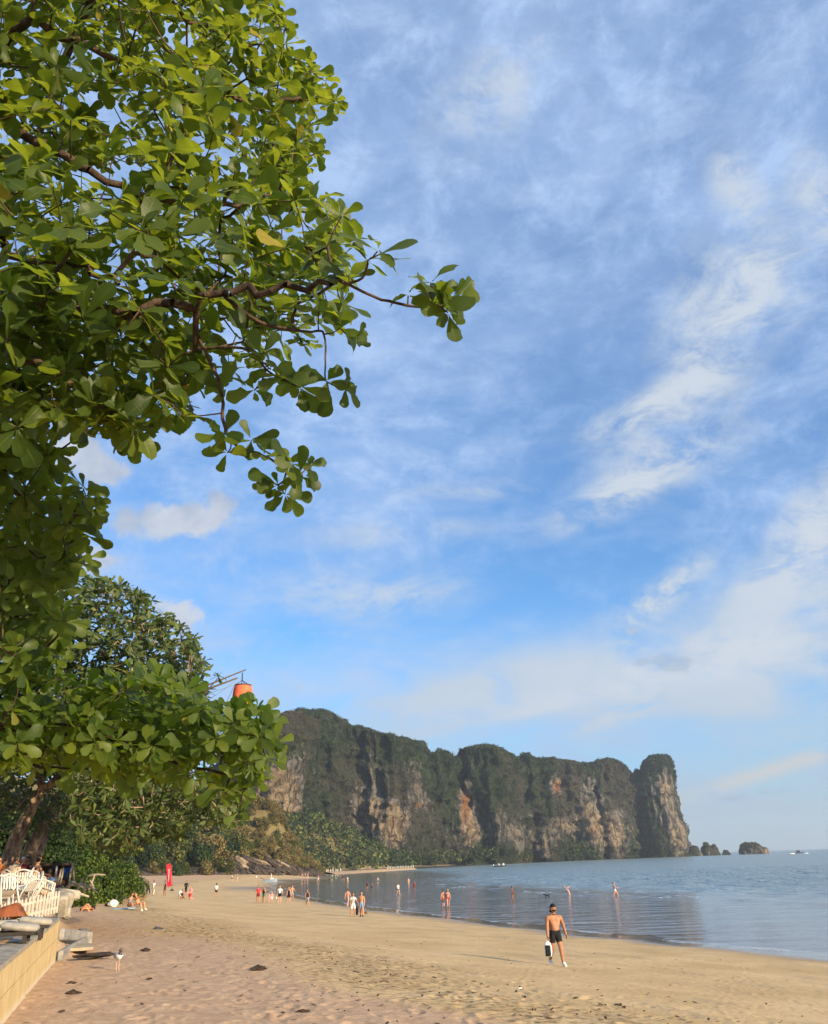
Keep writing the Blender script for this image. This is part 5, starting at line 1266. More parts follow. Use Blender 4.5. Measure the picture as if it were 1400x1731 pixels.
    P(gp(175, 1502), 0, 'stand', 'person in cream shirt standing near the driftwood poles', [('shirt', 'cream'), ('shorts', 'navy')], 'tan', ('hair', 'dark'), 1.7)
    P(gp(225.5, 1512), 30, 'sit_knees', 'person in red and black sitting up on the sand behind the seated couple', [('shirt', 'black'), ('shorts', 'red')], 'tan', ('hair', 'dark'), 1.7)
    P(gp(236, 1506.5), 0, 'stand', 'far dark-clad person standing above the seated group', [('shirt', 'black'), ('shorts', 'green')], 'brown', ('hair', 'dark'), 1.66)
    P(gp(248.5, 1514), 55, 'bend', 'person in black leaning over beside the person in white', [('shirt', 'black'), ('trousers', 'black')], 'tan', ('hair', 'dark'), 1.72)
    P(gp(258.5, 1514.5), -20, 'stand', 'person in white clothes standing near the leaning figure', [('shirt', 'white'), ('trousers', 'cream')], 'brown', ('hair', 'dark'), 1.62, True)
    P(gp(277.5, 1514.5), 80, 'stand_hip', 'dark figure standing just before the red feather flag', [('tank', 'black'), ('shorts', 'black')], 'brown', ('hair', 'dark'), 1.66)
    P(gp(314, 1511), 10, 'walk', 'figure in black wetsuit walking beyond the red flag', [('long_shirt', 'black'), ('trousers', 'black')], 'tan', ('hair', 'dark'), 1.74)
    P(gp(307, 1521.5), 30, 'sit_back', 'dark-haired person sitting low on the sand beside the kneeling figure in pink', [('tank', 'black'), ('briefs', 'black')], 'tan', ('long_hair', 'dark'), 1.66, True)
    P(gp(321, 1521.5), -30, 'kneel', 'person in pink shirt kneeling on the sand right of the red flag', [('shirt', 'pink'), ('shorts', 'red')], 'pink', ('hair', 'brown'), 1.72)
    # seated pair and sunbather
    P(gp(218, 1536.5), 62, 'sit_back', 'dark-haired woman in grey and black sitting on a towel with her legs towards the sea', [('tank', 'grey'), ('briefs', 'black')], 'tan', ('hair', 'dark'), 1.66, True)
    P(gp(233, 1540), 58, 'sit_knees', 'fair-haired man in white shorts sitting with raised knees beside the dark-haired woman', [('shorts', 'white'), ('shoes', 'white')], 'gold', ('hair', 'blond'), 1.78)
    P(gp(138, 1541), 84, 'lie_knees', 'sunbather lying on the sand with bent knees beside the end of the fence', [('briefs', 'black'), ('bra', 'black')], 'gold', ('hair', 'dark'), 1.72, True)
    q = gp(113, 1537); mb = MB(); mb.blob((0, 0, .16), (.42, .22, .24), 8, 14, .25, -.3); tag(mb.build('backpack', CLOTHS['black'], None, True, q), 'black backpack slumped against the stone by the sunbather\'s head', 'backpack')
    q = gp(157, 1517); mb = MB(); mb.blob((0, 0, .12), (.3, .22, .2), 9, 12, .3); tag(mb.build('bundle', CLOTHS['black'], None, True, q), 'small black bundle on the sand above the sunbather', 'bundle')
    q = gp(202, 1537); V = []; 
    mb = MB(); mb.box((0, 0, .025), (2.0, .9, .05), .15, 1, .02); tag(mb.build('towel', CLOTHS['lightblue'], None, True, q), 'grey-blue towel spread on the sand beside the seated pair', 'towel')
    q = gp(190, 1533); mb = MB(); mb.blob((0, 0, .18), (.36, .24, .24), 12, 14, .3); mb.tube([(-.1, 0, .34), (0, 0, .50), (.1, 0, .34)], .02, 6); tag(mb.build('carrier_bag', CLOTHS['white'], None, True, q), 'white carrier bag standing on the sand left of the seated pair', 'bag')
    q = gp(181, 1532); mb = MB(); mb.blob((0, 0, .08), (.2, .15, .12), 13, 10, .3); tag(mb.build('shoes', CLOTHS['black'], None, True, q), 'small dark pair of shoes beside the white carrier bag', 'shoes')
    q = gp(305, 1516); mb = MB(); mb.blob((0, 0, .3), (.3, .3, .36), 14, 12, .2); tag(mb.build('white_sack', CLOTHS['white'], None, True, q), 'white sack standing behind the low-sitting dark-haired person', 'sack')
build_people()

def build_dog():
    p = gp(925, 1517)-np.array([0, 0, .10])
    J = {'rump': (.0, .32, .50), 'mid': (0, .05, .48), 'chest': (0, -.22, .50), 'neck': (0, -.40, .60), 'head': (0, -.52, .66), 'muz': (0, -.68, .60), 'tail': (0, .46, .52), 'tail2': (0, .62, .66)}
    E = [('rump', 'mid'), ('mid', 'chest'), ('chest', 'neck'), ('neck', 'head'), ('head', 'muz'), ('rump', 'tail'), ('tail', 'tail2')]
    R = dict(rump=.12, mid=.115, chest=.14, neck=.085, head=.085, muz=.04, tail=.03, tail2=.02)
    for s, sg in (('L', 1), ('R', -1)):
        o = .08*(1 if s == 'L' else -1)
        J.update({'st'+s: (.09*sg, .33, .38), 'ho'+s: (.09*sg, .42+o, .20), 'hp'+s: (.09*sg, .36+o, .03), 'sh'+s: (.09*sg, -.22, .36), 'wr'+s: (.09*sg, -.22-o, .17), 'fp'+s: (.09*sg, -.26-o, .03), 'ea'+s: (.06*sg, -.49, .76)})
        E += [('rump', 'st'+s), ('st'+s, 'ho'+s), ('ho'+s, 'hp'+s), ('chest', 'sh'+s), ('sh'+s, 'wr'+s), ('wr'+s, 'fp'+s), ('head', 'ea'+s)]
        R.update({'st'+s: .075, 'ho'+s: .035, 'hp'+s: .03, 'sh'+s: .06, 'wr'+s: .035, 'fp'+s: .032, 'ea'+s: .022})
    nm = list(J); me = bpy.data.meshes.new('dog'); me.from_pydata([J[k] for k in nm], [(nm.index(a), nm.index(b)) for a, b in E], [])
    ob = bpy.data.objects.new('dog', me); COL.objects.link(ob); ob.modifiers.new('skin', 'SKIN'); sv = me.skin_vertices[0].data
    for i, k in enumerate(nm): sv[i].radius = (R[k],)*2; sv[i].use_root = k == 'mid'
    ss = ob.modifiers.new('sub', 'SUBSURF'); ss.levels = 1; bpy.context.view_layer.update()
    out = bpy.data.meshes.new_from_object(ob.evaluated_get(bpy.context.evaluated_depsgraph_get())); bpy.data.objects.remove(ob)
    out.polygons.foreach_set('use_smooth', [True]*len(out.polygons)); out.materials.append(CLOTHS['black'])
    o = link('dog', out, None, None, p, math.radians(-80)); o.scale = (.66,)*3
    tag(o, 'black dog trotting through the shallows beyond the walking man', 'dog')
build_dog()

# ------------------------------------------------------------------ terrace: wall, fence, chairs, diners, shelter, poles
MAT_PLASTER = None
def build_wall():
    m, nt, p, g = new_mat('ochre_plaster'); P = g.pos()
    n = g.noise(P, 1.6, 6, .65); n2 = g.noise(g.mapv(P, (1, 1, .25)), 3.0, 5, .6); n3 = g.noise(P, 26, 4, .7)
    z = node(nt, 'ShaderNodeSeparateXYZ', {0: P}).outputs[2]
    c = g.mix(g.step(n, .3, .7), (.50, .36, .17), (.62, .47, .25))
    c = g.mix(g.mul(g.step(n2, .52, .70), .45), c, (.36, .27, .15))
    splash = g.step(g.add(z, g.mul(g.sub(n2, .5), .25)), 2.33, 2.48, 1, 0)
    c = g.mix(g.mul(splash, .8), c, (.60, .52, .38))
    setp(p, nt, color=c, rough=.9, spec=.15, normal=g.bump(g.add(n3, n), .5, .02))
    conc = simple('weathered_concrete', (.30, .26, .20), .9, .35, 5)
    root = empty('retaining_wall', (WALL_A[0], WALL_A[1], 2.0), 'low ochre plastered retaining wall with grey coping holding up the terrace', 'wall')
    L = float(np.linalg.norm(WALL_B-WALL_A)); ang = math.atan2(WALL_D[1], WALL_D[0]); root.rotation_euler[2] = ang
    # local frame: +X along the wall, +Y into the terrace
    top0, top1 = 3.17-2.0, 3.34-2.0
    def slab(x0, x1, y0, y1, z0f, z1f):
        V = []; n = 24
        for i in range(n+1):
            x = x0+(x1-x0)*i/n
            for y, zf in ((y0, z0f), (y1, z0f), (y1, z1f), (y0, z1f)): V.append((x, y, zf(x)))
        F = [(3, 2, 1, 0), tuple(n*4+k for k in (0, 1, 2, 3))]
        for i in range(n):
            for k in range(4): F.append((i*4+k, i*4+(k+1) % 4, (i+1)*4+(k+1) % 4, (i+1)*4+k))
        return MB().raw(V, F)
    tp = lambda x: top0+(top1-top0)*x/L
    slab(0, L, .06, .30, lambda x: -.6, lambda x: tp(x)-.085).build('core', conc, root)
    slab(0, L-.01, .0, .058, lambda x: -.5, lambda x: tp(x)-.50).build('lower_course', m, root)
    slab(0, L-.01, .005, .058, lambda x: tp(x)-.49, lambda x: tp(x)-.09).build('upper_course', m, root)
    slab(-.0, L+.03, -.015, .38, lambda x: tp(x)-.082, lambda x: tp(x)).build('coping', conc, root)
    slab(L+.002, L+.06, .0, .34, lambda x: -.6, lambda x: tp(x)-.09).build('end_face', conc, root)
    # broken concrete frame lying at the wall's end
    fr = empty('concrete_frame', gp(120, 1606), 'broken grey concrete frame lying on the sand against the end of the wall', 'concrete remains')
    b0 = np.array(fr.location)
    def beam(pa, pb, w, h, z):
        A, B = gp(*pa), gp(*pb); A[2] += z; B[2] += z; d = B-A; n = math.hypot(d[0], d[1]); mb = MB(); R = Matrix.Rotation(math.atan2(d[1], d[0]), 3, 'Z') @ Matrix.Rotation(-math.asin(max(-.6, min(.6, d[2]/max(n, .1)))), 3, 'Y')
        mb.box((A+B)/2-b0, (float(np.linalg.norm(d)), w, h), R, 1, .03); mb.build('beam', simple('grey_concrete', (.27, .25, .22), .9, .3, 6), fr)
    beam((102, 1592), (147, 1594), .16, .30, .18); beam((145, 1596), (100, 1624), .14, .26, .10); beam((136, 1588), (149, 1596), .22, .36, .16)
    mb = MB(); q = gp(118, 1606)-b0; mb.box(q+np.array([0, .2, .04]), (1.1, 1.5, .08), .35, 1, .01); mb.build('sand_filled_slab', simple('sandy_concrete', (.36, .28, .19), .95, .3, 4), fr)
    # stones at the end of the fence
    for i, (px, py, y, r) in enumerate([(106, 1530, 23.4, (.13, .16, .30)), (109, 1520, 25.0, (.17, .22, .22)), (116, 1512, 27, (.22, .3, .14)), (113, 1543, 24.2, (.10, .14, .17))]):
        c = at_y(px, py, y); mb = MB(); mb.box((0, 0, 0), (r[0]*2, r[1]*2, r[2]*1.9), Matrix.Rotation(.3+i, 3, 'Z') @ Matrix.Rotation((.5, .3, .15, .2)[i], 3, 'X'), .8, .05)
        tag(mb.build('stone', conc, None, False, c), ('upright pale stone leaning at the end of the picket fence', 'broad pale stone behind the upright one at the fence end', 'flat stone slab farthest up the bank beside the fence', 'low stone at the foot of the fence-end stones, touching the wall')[i], 'stone')
build_wall()

MAT_WHITE = simple('white_paint', (.56, .51, .42), .6, .10, 10)
MAT_CHAIR = simple('white_plastic', (.58, .54, .46), .45, .05, 6, .4)
_pk = MB(); _pk.raw([(-.033, -.011, 0), (.033, -.011, 0), (.033, -.011, .41), (.0, -.011, .465), (-.033, -.011, .41), (-.033, .011, 0), (.033, .011, 0), (.033, .011, .41), (0, .011, .465), (-.033, .011, .41)],
    [(0, 1, 2, 3, 4), (9, 8, 7, 6, 5), (0, 5, 6, 1), (1, 6, 7, 2), (2, 7, 8, 3), (3, 8, 9, 4), (4, 9, 5, 0)])
PICKET = _pk.mesh('picket'); PICKET.materials.append(MAT_WHITE)
def build_fence():
    pts = [at_y(96, 1543, 21.5), at_y(66, 1551, 20.4), at_y(34, 1560, 19.4), at_y(-30, 1580, 17.6)]
    root = empty('picket_fence', pts[0], 'low white picket fence running along the terrace just above the retaining wall', 'fence'); b = np.array(root.location)
    seg = []
    for A, B in zip(pts, pts[1:]):
        n = max(2, int(np.linalg.norm(B-A)/.175))
        for i in range(n): seg.append((A+(B-A)*i/n, B-A))
    for k, (p, d) in enumerate(seg):
        o = link('picket', PICKET, root, None, p-b); o.rotation_euler = (random.uniform(-.03, .03), .055+random.uniform(-.02, .02), math.atan2(d[1], d[0])); o.scale = (.95, 1, 1.0+.03*math.sin(k))
    for h in (.11, .34):
        mb = MB()
        for A, B in zip(pts, pts[1:]):
            d = B-A; n = math.hypot(d[0], d[1]); R = Matrix.Rotation(math.atan2(d[1], d[0]), 3, 'Z') @ Matrix.Rotation(-math.atan2(d[2], n), 3, 'Y')
            off = np.array([-d[1], d[0], 0])/n*.028; mb.box((A+B)/2-b+np.array([0, 0, h])-off, (float(np.linalg.norm(d))-.01, .024, .055), R)
        mb.build('rail', MAT_WHITE, root)
build_fence()

def make_chair(mat=MAT_CHAIR):
    root = empty('plastic_chair', (0, 0, 0), 'x', 'chair')
    mb = MB(); V = []; F = []; n = 8                                  # curved seat, front at -Y
    for i in range(n+1):
        y = -.23+.46*i/n; z = .43-.02*math.sin(math.pi*i/n)+(.0 if i else -.03)
        for x in (-.23, -.12, 0, .12, .23): V.append((x, y, z-.012*(1-(x/.23)**2)))
    for i in range(n):
        for k in range(4): F.append((i*5+k, i*5+k+1, (i+1)*5+k+1, (i+1)*5+k))
    V2 = [(x, y, z-.02) for x, y, z in V]; mb.raw(V, F); mb.raw(V2, [tuple(reversed(f)) for f in F]); mb.build('seat', mat, root, True)
    mb = MB()
    for k in range(5):
        x = -.16+.08*k; mb.box((x, .255+.05*.5, .62), (.046, .016, .34), Matrix.Rotation(-.16, 3, 'X'))
    V = []
    for i in range(9):
        t = i/8*2-1; V.append((.22*t, .30+.012*(1-t*t), .80+.07*(1-t*t)))
    mb.tube(V, .026, 6); mb.build('backrest', mat, root, False)
    for sx in (-1, 1):
        for sy, top in ((-1, .64), (1, .82)):
            mb = MB(); mb.tube([(sx*.27, sy*.27, 0), (sx*.245, sy*.235, .42), (sx*.245, sy*(.225 if sy < 0 else .30), top)], [.026, .030, .022], 6); mb.build('leg', mat, root, True)
        mb = MB(); mb.tube([(sx*.245, -.235, .635), (sx*.26, -.1, .655), (sx*.25, .12, .65), (sx*.24, .27, .66)], .024, 6); mb.build('armrest', mat, root, True)
    return root
def floor_at(px, py, y):
    p = at_y(px, py, y); p[2] = gz(p[0], p[1]); return p
def build_terrace():
    ch = make_chair(); first = True
    spots = [ # px, depth, facing, tilt, label
        (18, 33, 150, 0, 'white plastic chair with the grey-shirted diner in front, first chair of the row'), (36, 31, 200, 0, 'white plastic chair turned sideways before the leaning pair of chairs'), (44, 29.5, 110, .5, 'white plastic chair tipped forward against its neighbour'),
        (31, 29, 250, -.5, 'white plastic chair tilted back, crossing legs with the tipped chair'), (58, 32, 175, 0, 'white plastic chair with broad solid back in the middle of the row'), (68, 31, 120, .35, 'white plastic chair leaning towards the shelter'),
        (80, 35, 200, 0, 'white plastic chair under the person in grey-blue'), (96, 37, 160, 0, 'white plastic chair draped in cream, last before the blue tarp'), (50, 36, 20, 0, 'white plastic chair on the far side of the table'), (5, 28, 190, 0, 'white plastic chair cut off at the edge of the picture'), (28, 37, 30, 0, 'white plastic chair behind the diners near the thick trunk'), (14, 27, 230, .4, 'white plastic chair slanting close behind the sunbeds')]
    for px, y, rz, tilt, lab in spots:
        c = ch if first else copy_tree(ch); first = False
        p = floor_at(px, 1505, y); c.location = p+np.array([0, 0, .0 if not tilt else .05]); c.rotation_euler = (tilt, 0, math.radians(rz)); c['label'] = lab; c['group'] = 'white plastic chairs on the terrace'
    for px, y, rz, ps, w, sk, hr, lab, fem in [
        (17, 34, 160, 'chair', [('shirt', 'tanc'), ('shorts', 'navy')], 'tan', ('hair', 'dark'), 'diner in beige shirt seated at the first table by the thick trunk', False), (4, 35, 120, 'chair_lean', [('shirt', 'orange'), ('shorts', 'grey')], 'gold', ('hair', 'brown'), 'diner in orange seated at the picture edge', False),
        (36, 35.5, 40, 'chair_lean', [('shirt', 'maroon'), ('shorts', 'navy'), ('cap', 'white')], 'tan', None, 'diner in dark red with white cap facing the table', False), (55, 34, 150, 'chair', [('bra', 'black'), ('briefs', 'black')], 'gold', ('long_hair', 'dark'), 'bare-shouldered woman with dark hair seated at the middle table', True),
        (81, 35.3, 200, 'chair_lean', [('shirt', 'lightblue'), ('shorts', 'navy')], 'pink', ('hair', 'dark'), 'seated diner in grey-blue shirt before the dark shelter', False), (44, 37, 330, 'chair', [('shirt', 'black'), ('shorts', 'black')], 'brown', ('hair', 'dark'), 'diner in black seated on the far side of the middle table', False),
        (90, 40, 250, 'chair', [('shirt', 'maroon'), ('shorts', 'red')], 'tan', ('hair', 'brown'), 'person in red-brown sitting beneath the edge of the blue tarp', False), (97, 41, 160, 'sit_knees', [('shirt', 'orange'), ('shorts', 'grey')], 'gold', ('hair', 'brown'), 'person in orange sitting on the bank beside the blue tarp', False), (103, 42, 210, 'chair_lean', [('shirt', 'pink'), ('shorts', 'white')], 'tan', ('hair', 'blond'), 'person in pink sitting just past the blue tarp poles', False)]:
        p = floor_at(px, 1505, y)
        P = person(p, rz, ps, lab, w, sk, hr, 1.72, fem)
        if ps.startswith('chair') and px in (4, 36, 44, 90, 103, 55):                # a chair under each diner
            c = copy_tree(ch); c.location = p+np.array([0, 0, 0]); c.rotation_euler = (0, 0, math.radians(rz)); c['label'] = 'white plastic chair under the '+lab.split(' seated')[0].split(' sitting')[0].split(' facing')[0]; c['group'] = 'white plastic chairs on the terrace'
    wood = simple('dark_wood', (.07, .045, .03), .8, .3, 8); grey_wood = simple('bleached_wood', (.36, .30, .23), .9, .3, 8)
    for i, (px, y, lab) in enumerate([(28, 35.5, 'dark wooden table between the first diners'), (50, 35.3, 'dark wooden table in the middle of the terrace row'), (92, 36.5, 'dark wooden table by the cream-draped chair')]):
        t = empty('table', floor_at(px, 1505, y), lab, 'table'); mb = MB(); mb.box((0, 0, .73), (.85, .85, .035), .3, 1, .008); mb.build('tabletop', wood, t)
        for sx in (-1, 1):
            for sy in (-1, 1): mb = MB(); R = Matrix.Rotation(.3, 3, 'Z'); q = R @ Vector((sx*.36, sy*.36, .355)); mb.box(q, (.05, .05, .71), .3); mb.build('leg', wood, t)
    # dark shelter and blue tarp
    p = floor_at(74, 1500, 43); sh = empty('beach_shelter', p, 'dark low beach shelter with flat roof between the trunks and the blue tarp', 'shelter')
    zt = at_y(74, 1462, 43)[2]-p[2]
    mb = MB(); mb.box((0, 0, zt), (2.0, 2.0, .12), .1, 1, .02); mb.build('roof', wood, sh)
    for sx, sy in ((-1, -1), (1, -1), (1, 1), (-1, 1)): mb = MB(); mb.tube([(sx*.85, sy*.85, 0), (sx*.85, sy*.85, zt-.062)], .05, 7); mb.build('post', grey_wood, sh, True)
    mb = MB(); mb.box((0, .9, .62*zt), (1.6, .04, .7*zt)); mb.build('back_panel', wood, sh)
    p = floor_at(110, 1500, 44); tp = empty('tarp_canopy', p, 'blue tarpaulin slung between leaning pale poles at the back of the terrace', 'tarp'); z0 = p[2]
    V = []; F = []; n = 12
    a, b = at_y(92, 1464, 44)-p, at_y(126, 1463, 44)-p; lo = at_y(110, 1486, 44)[2]-z0
    for i in range(n+1):
        u = i/n
        for k in range(9):
            v = k/8; x = a[0]+(b[0]-a[0])*u; V.append((x, -.3+.5*v*math.sin(3*u+1)+.08*math.sin(9*u+2*v), (a[2]+(b[2]-a[2])*u)-.10*math.sin(math.pi*u)-(a[2]-lo)*v*(.62+.38*math.sin(math.pi*u*.9+.4))))
    for i in range(n):
        for k in range(8): F.append((i*9+k, i*9+k+1, (i+1)*9+k+1, (i+1)*9+k))
    mb = MB(); mb.raw(V, F); bl = simple('blue_tarp', (.02, .10, .42), .55, .25, 3, .4); o = mb.build('sheet', bl, tp, True); so = o.modifiers.new('thick', 'SOLIDIFY'); so.thickness = .012
    for (xa, ya, xb, yb) in ((101, 1497, 108, 1460), (126, 1495, 121, 1459), (96, 1496, 104, 1466)):
        A, B = at_y(xa, ya, 43.4)-p, at_y(xb, yb, 43.4)-p; mb = MB(); mb.tube([A, (A+B)/2+np.array([.03, 0, 0]), B], [.05, .045, .035], 7); mb.build('pole', grey_wood, tp, True)
    # driftwood poles and railing bits on the bank
    dw = [((128, 1508), (141, 1484), 40, 'tall pale driftwood pole propped on the bank'), ((118, 1490), (146, 1505), 39, 'slanting driftwood rail running down from the blue tarp'), ((150, 1504), (160, 1480), 48, 'steep driftwood pole leaning before the bright bushes'), ((148, 1481), (178, 1479), 50, 'thin horizontal driftwood pole below the bright bushes'), ((135, 1493), (165, 1509), 41, 'long bleached branch sloping down to the sand'), ((142, 1508), (143, 1491), 40, 'short upright driftwood stake on the bank'), ((122, 1512), (150, 1516), 36, 'low driftwood log lying along the bank'), ((158, 1505), (152, 1488), 46, 'short stake leaning against the steep driftwood pole'), ((112, 1500), (126, 1496), 41, 'stubby pale branch by the tarp poles')]
    for (pa, pb, y, lab) in dw:
        A, B = at_y(*pa, y), at_y(*pb, y); A[2] = max(A[2], gz(A[0], A[1])-.05) if A[2] < gz(A[0], A[1])+.5 else A[2]
        mb = MB(); mid = (A+B)/2+np.array([.03, 0, .05]); mb.tube([A-A, mid-A, B-A], [.06, .05, .035], 7); tag(mb.build('driftwood', grey_wood, None, True, A), lab, 'driftwood')
    # sunbeds close to the wall
    dark = simple('dark_wicker', (.035, .028, .024), .8, .3, 20); cush = simple('grey_cushion', (.34, .31, .26), .9, .12, 10)
    sb = None
    for i, (px, py, y, rz, lab) in enumerate([(26, 1556, 18.2, .35, 'dark-framed sunbed with grey cushion and orange towel at the terrace edge'), (-4, 1566, 16.4, .30, 'dark-framed sunbed nearest the viewer, cut off by the picture edge')]):
        p = floor_at(px, py, y)
        root = empty('sunbed', p, lab, 'sunbed', 'sunbeds on the terrace', rz)
        mb = MB(); mb.box((-.2, 0, .24), (1.7, .62, .06), None, 1, .01); mb.build('frame', dark, root)
        for sx in (-.95, -.3, .5):
            for sy in (-.26, .26): mb = MB(); mb.box((sx, sy, .115), (.07, .07, .23)); mb.build('leg', dark, root)
        mb = MB(); mb.box((-.45, 0, .325), (1.1, .60, .11), None, 1, .04); mb.build('seat_cushion', cush, root, True)
        mb = MB(); mb.box((.38, 0, .34), (.62, .60, .12), Matrix.Rotation(.14, 3, 'Y'), 1, .045); mb.build('foot_cushion', cush, root, True)
    p = floor_at(14, 1556, 18.3); p[2] += .42
    mb = MB(); mb.raw([(-.35, -.2, 0), (.28, -.22, .02), (.30, .2, .0), (-.35, .2, 0), (-.30, -.16, .14), (.20, -.2, .27), (.16, .10, .24), (-.30, .15, .12)], [(3, 2, 1, 0), (4, 5, 6, 7), (0, 1, 5, 4), (1, 2, 6, 5), (2, 3, 7, 6), (3, 0, 4, 7)]); tag(mb.build('beach_bag', simple('rust_cloth', (.22, .07, .03), .85, .6, 3), None, False, p), 'rust and black cloth bag slumped on the sunbed', 'bag')
    p = floor_at(36, 1556, 18.6); p[2] += .44
    mb = MB(); mb.box((0, 0, 0), (.22, .26, .10), .3, 1, .03); tag(mb.build('folded_towel', simple('yellow_cloth', (.75, .47, .08), .85), None, True, p), 'folded yellow towel on the sunbed by the fence', 'towel')
    p = floor_at(25, 1556, 18.7); p[2] += .44
    mb = MB(); mb.blob((0, 0, .02), (.16, .14, .09), 31, 10, .2); tag(mb.build('towel', CLOTHS['orange'], None, True, p), 'crumpled orange towel between the rust bag and yellow towel', 'towel')
build_terrace()

# ------------------------------------------------------------------ lantern, flag, boats, posts, gull, litter
def build_small():
    Y = 39.0; A = lambda px, py, y=Y: at_y(px, py, y)
    pole = simple('bamboo_pole', (.115, .085, .075), .7, .2, 10)
    mast = floor_at(228, 1490, Y); lan = empty('lantern_hoist', mast, 'bamboo hoist with two slanting poles sticking out of the glossy tree holding the lantern', 'hoist'); b = mast
    mb = MB(); mb.tube([A(222, 1262)-b, A(228, 1205)-b], [.10, .08], 8); mb.build('mast', pole, lan, True)
    mb = MB(); mb.tube([A(228, 1213)-b, A(354, 1157)-b, A(415.5, 1132)-b], [.06, .04, .033], 7); mb.build('boom', pole, lan, True)
    mb = MB(); mb.tube([A(228, 1226)-b, A(356, 1163)-b, A(401.5, 1146)-b], [.06, .047, .042], 7); mb.build('boom', pole, lan, True)
    for p0, p1 in (((399, 1150), (352, 1183)), ((407, 1152), (352, 1172)), ((399, 1152), (381, 1190))):
        mb = MB(); a, c = A(*p0)-b, A(*p1)-b; mb.tube([a, (a+c)/2-np.array([0, 0, .05]), c], .010, 5); mb.build('rope', simple('rope', (.25, .22, .18), .9), lan, True)
    top = A(409, 1160); body = empty('lantern', A(409, 1198), 'big orange barrel-shaped cloth lantern hanging above the trees', 'lantern'); b = np.array(body.location)
    h = top[2]-b[2]; w = (A(425.5, 1180)-A(392, 1180))[0]/2
    mo, nt, p, g = new_mat('orange_cloth'); n = g.noise(g.obj(), 4, 4, .6); setp(p, nt, color=g.mix(g.step(n, .3, .7), (.74, .14, .065), (.82, .19, .095)), rough=.8, spec=.2, normal=g.bump(n, .3, .03))
    mb = MB(); prof = [(w*.80, 0), (w*.93, h*.16), (w, h*.38), (w, h*.46), (w*1.005, h*.47), (w, h*.48), (w*.97, h*.70), (w*.90, h*.90), (w*.86, h*.97), (w*.80, h)]; mb.lathe(prof, 24); mb.build('shade', mo, body, True)
    mb = MB(); mb.lathe([(w*.83, h+.002), (w*.84, h+.05), (w*.78, h+.05), (w*.77, h+.002)], 24); mb.build('hoop', simple('dark_rim', (.05, .03, .03), .7), body)
    mb = MB(); hk = A(410, 1137)-b; kn = A(409.5, 1150)-b; mb.tube([hk, kn], .03, 6)
    for k in range(4): t = k*math.pi/2+.5; mb.tube([kn, (w*.8*math.cos(t), w*.8*math.sin(t), h+.03)], .016, 5)
    mb.build('hanger', simple('dark_rope', (.07, .08, .12), .8), body, True)
    # feather flag
    p = gp(290.5, 1506); d = p[1]; fl = empty('feather_flag', p, 'tall red feather flag with white lettering standing on the beach', 'flag')
    top = at_y(284.5, 1459, d)-p; bot = at_y(291, 1500, d)-p; pl = at_y(290.7, 1462, d)-p
    mb = MB(); mb.tube([(0, 0, 0), bot*1.0, pl, at_y(289, 1459.5, d)-p, top], [.05, .04, .03, .025, .02], 7); mb.build('pole', simple('flag_pole', (.12, .10, .10), .5), fl, True)
    mb = MB(); mb.lathe([(.38, 0), (.38, .06), (.2, .14), (.08, .26)], 14); mb.build('base', CLOTHS['black'], fl)
    red = simple('flag_red', (.74, .02, .045), .7, .06, 2)
    V = []; F = []; n = 14
    zt, zb = top[2]+.02, (at_y(290, 1498.5, d)-p)[2]
    for i in range(n+1):
        u = i/n; z = zb+(zt-zb)*u
        x1 = float(np.interp(u, [0, .8, .95, 1], [bot[0]-.08, pl[0]-.05, pl[0]-.25, top[0]+.12])); x0 = float(np.interp(u, [0, .12, .85, .96, 1], [-.60, -.78, -1.02, -.85, -.45]))*(d/105)*.84
        for k in range(5): v = k/4; V.append((x0+(x1-x0)*v, .10*math.sin(7*u+3*v), z+(.18*(v-.5) if u < .1 else 0)))
    for i in range(n):
        for k in range(4): F.append((i*5+k, i*5+k+1, (i+1)*5+k+1, (i+1)*5+k))
    mb = MB(); mb.raw(V, F); o = mb.build('banner', red, fl, True); o.modifiers.new('thick', 'SOLIDIFY').thickness = .02
    mb = MB(); r = np.random.default_rng(3)
    for k in range(11):
        z = zb+(zt-zb)*(.22+.05*k); mb.box((-.46*(d/105), -.16, z), (.26*r.uniform(.6, 1), .015, .055)); 
        if k % 2: mb.box((-.46*(d/105)+.1*r.normal(), -.16, z+.06), (.05, .015, .12))
    mb.build('lettering', CLOTHS['white'], o)
    # boats
    p = at_z(845, 1465.5, 0); s = np.linalg.norm(p)/1400*24/7.0
    bt = empty('motorboat', p, 'small dark open boat moored before the cliff', 'boat', None, .12); bt.scale = (s*.86,)*3
    V = []; F = []
    for i in range(11):
        u = i/10*2-1; w = .95*(1-abs(u)**2.6)**.7 if u > -.98 else .55; w = max(w, .05) if u > 0 else max(w, .6); sh = .55+.35*max(u, 0)**2
        for (a, z) in ((-w, sh), (-w*.75, -.2), (w*.75, -.2), (w, sh)): V.append((u*3.5, a, z))
    for i in range(10):
        for k in range(3): F.append((i*4+k, (i+1)*4+k, (i+1)*4+k+1, i*4+k+1))
    F += [(0, 1, 2, 3), (43, 42, 41, 40)]; 
    for i in range(10): F.append((i*4+3, (i+1)*4+3, (i+1)*4, i*4))
    mb = MB(); mb.raw(V, F); mb.build('hull', simple('dark_hull', (.03, .035, .04), .5), bt)
    mb = MB(); mb.box((-3.3, 0, .9), (.4, .4, .9), None, 1, .1); mb.build('outboard', CLOTHS['white'], bt); mb = MB(); mb.box((2.0, 0, 1.15), (.9, .8, .9), None, .7, .1); mb.build('console', CLOTHS['white'], bt); mb = MB(); mb.blob((-.4, 0, 1.1), (.4, .4, .6), 3, 8, .2); mb.build('cargo', CLOTHS['cream'], bt, True)
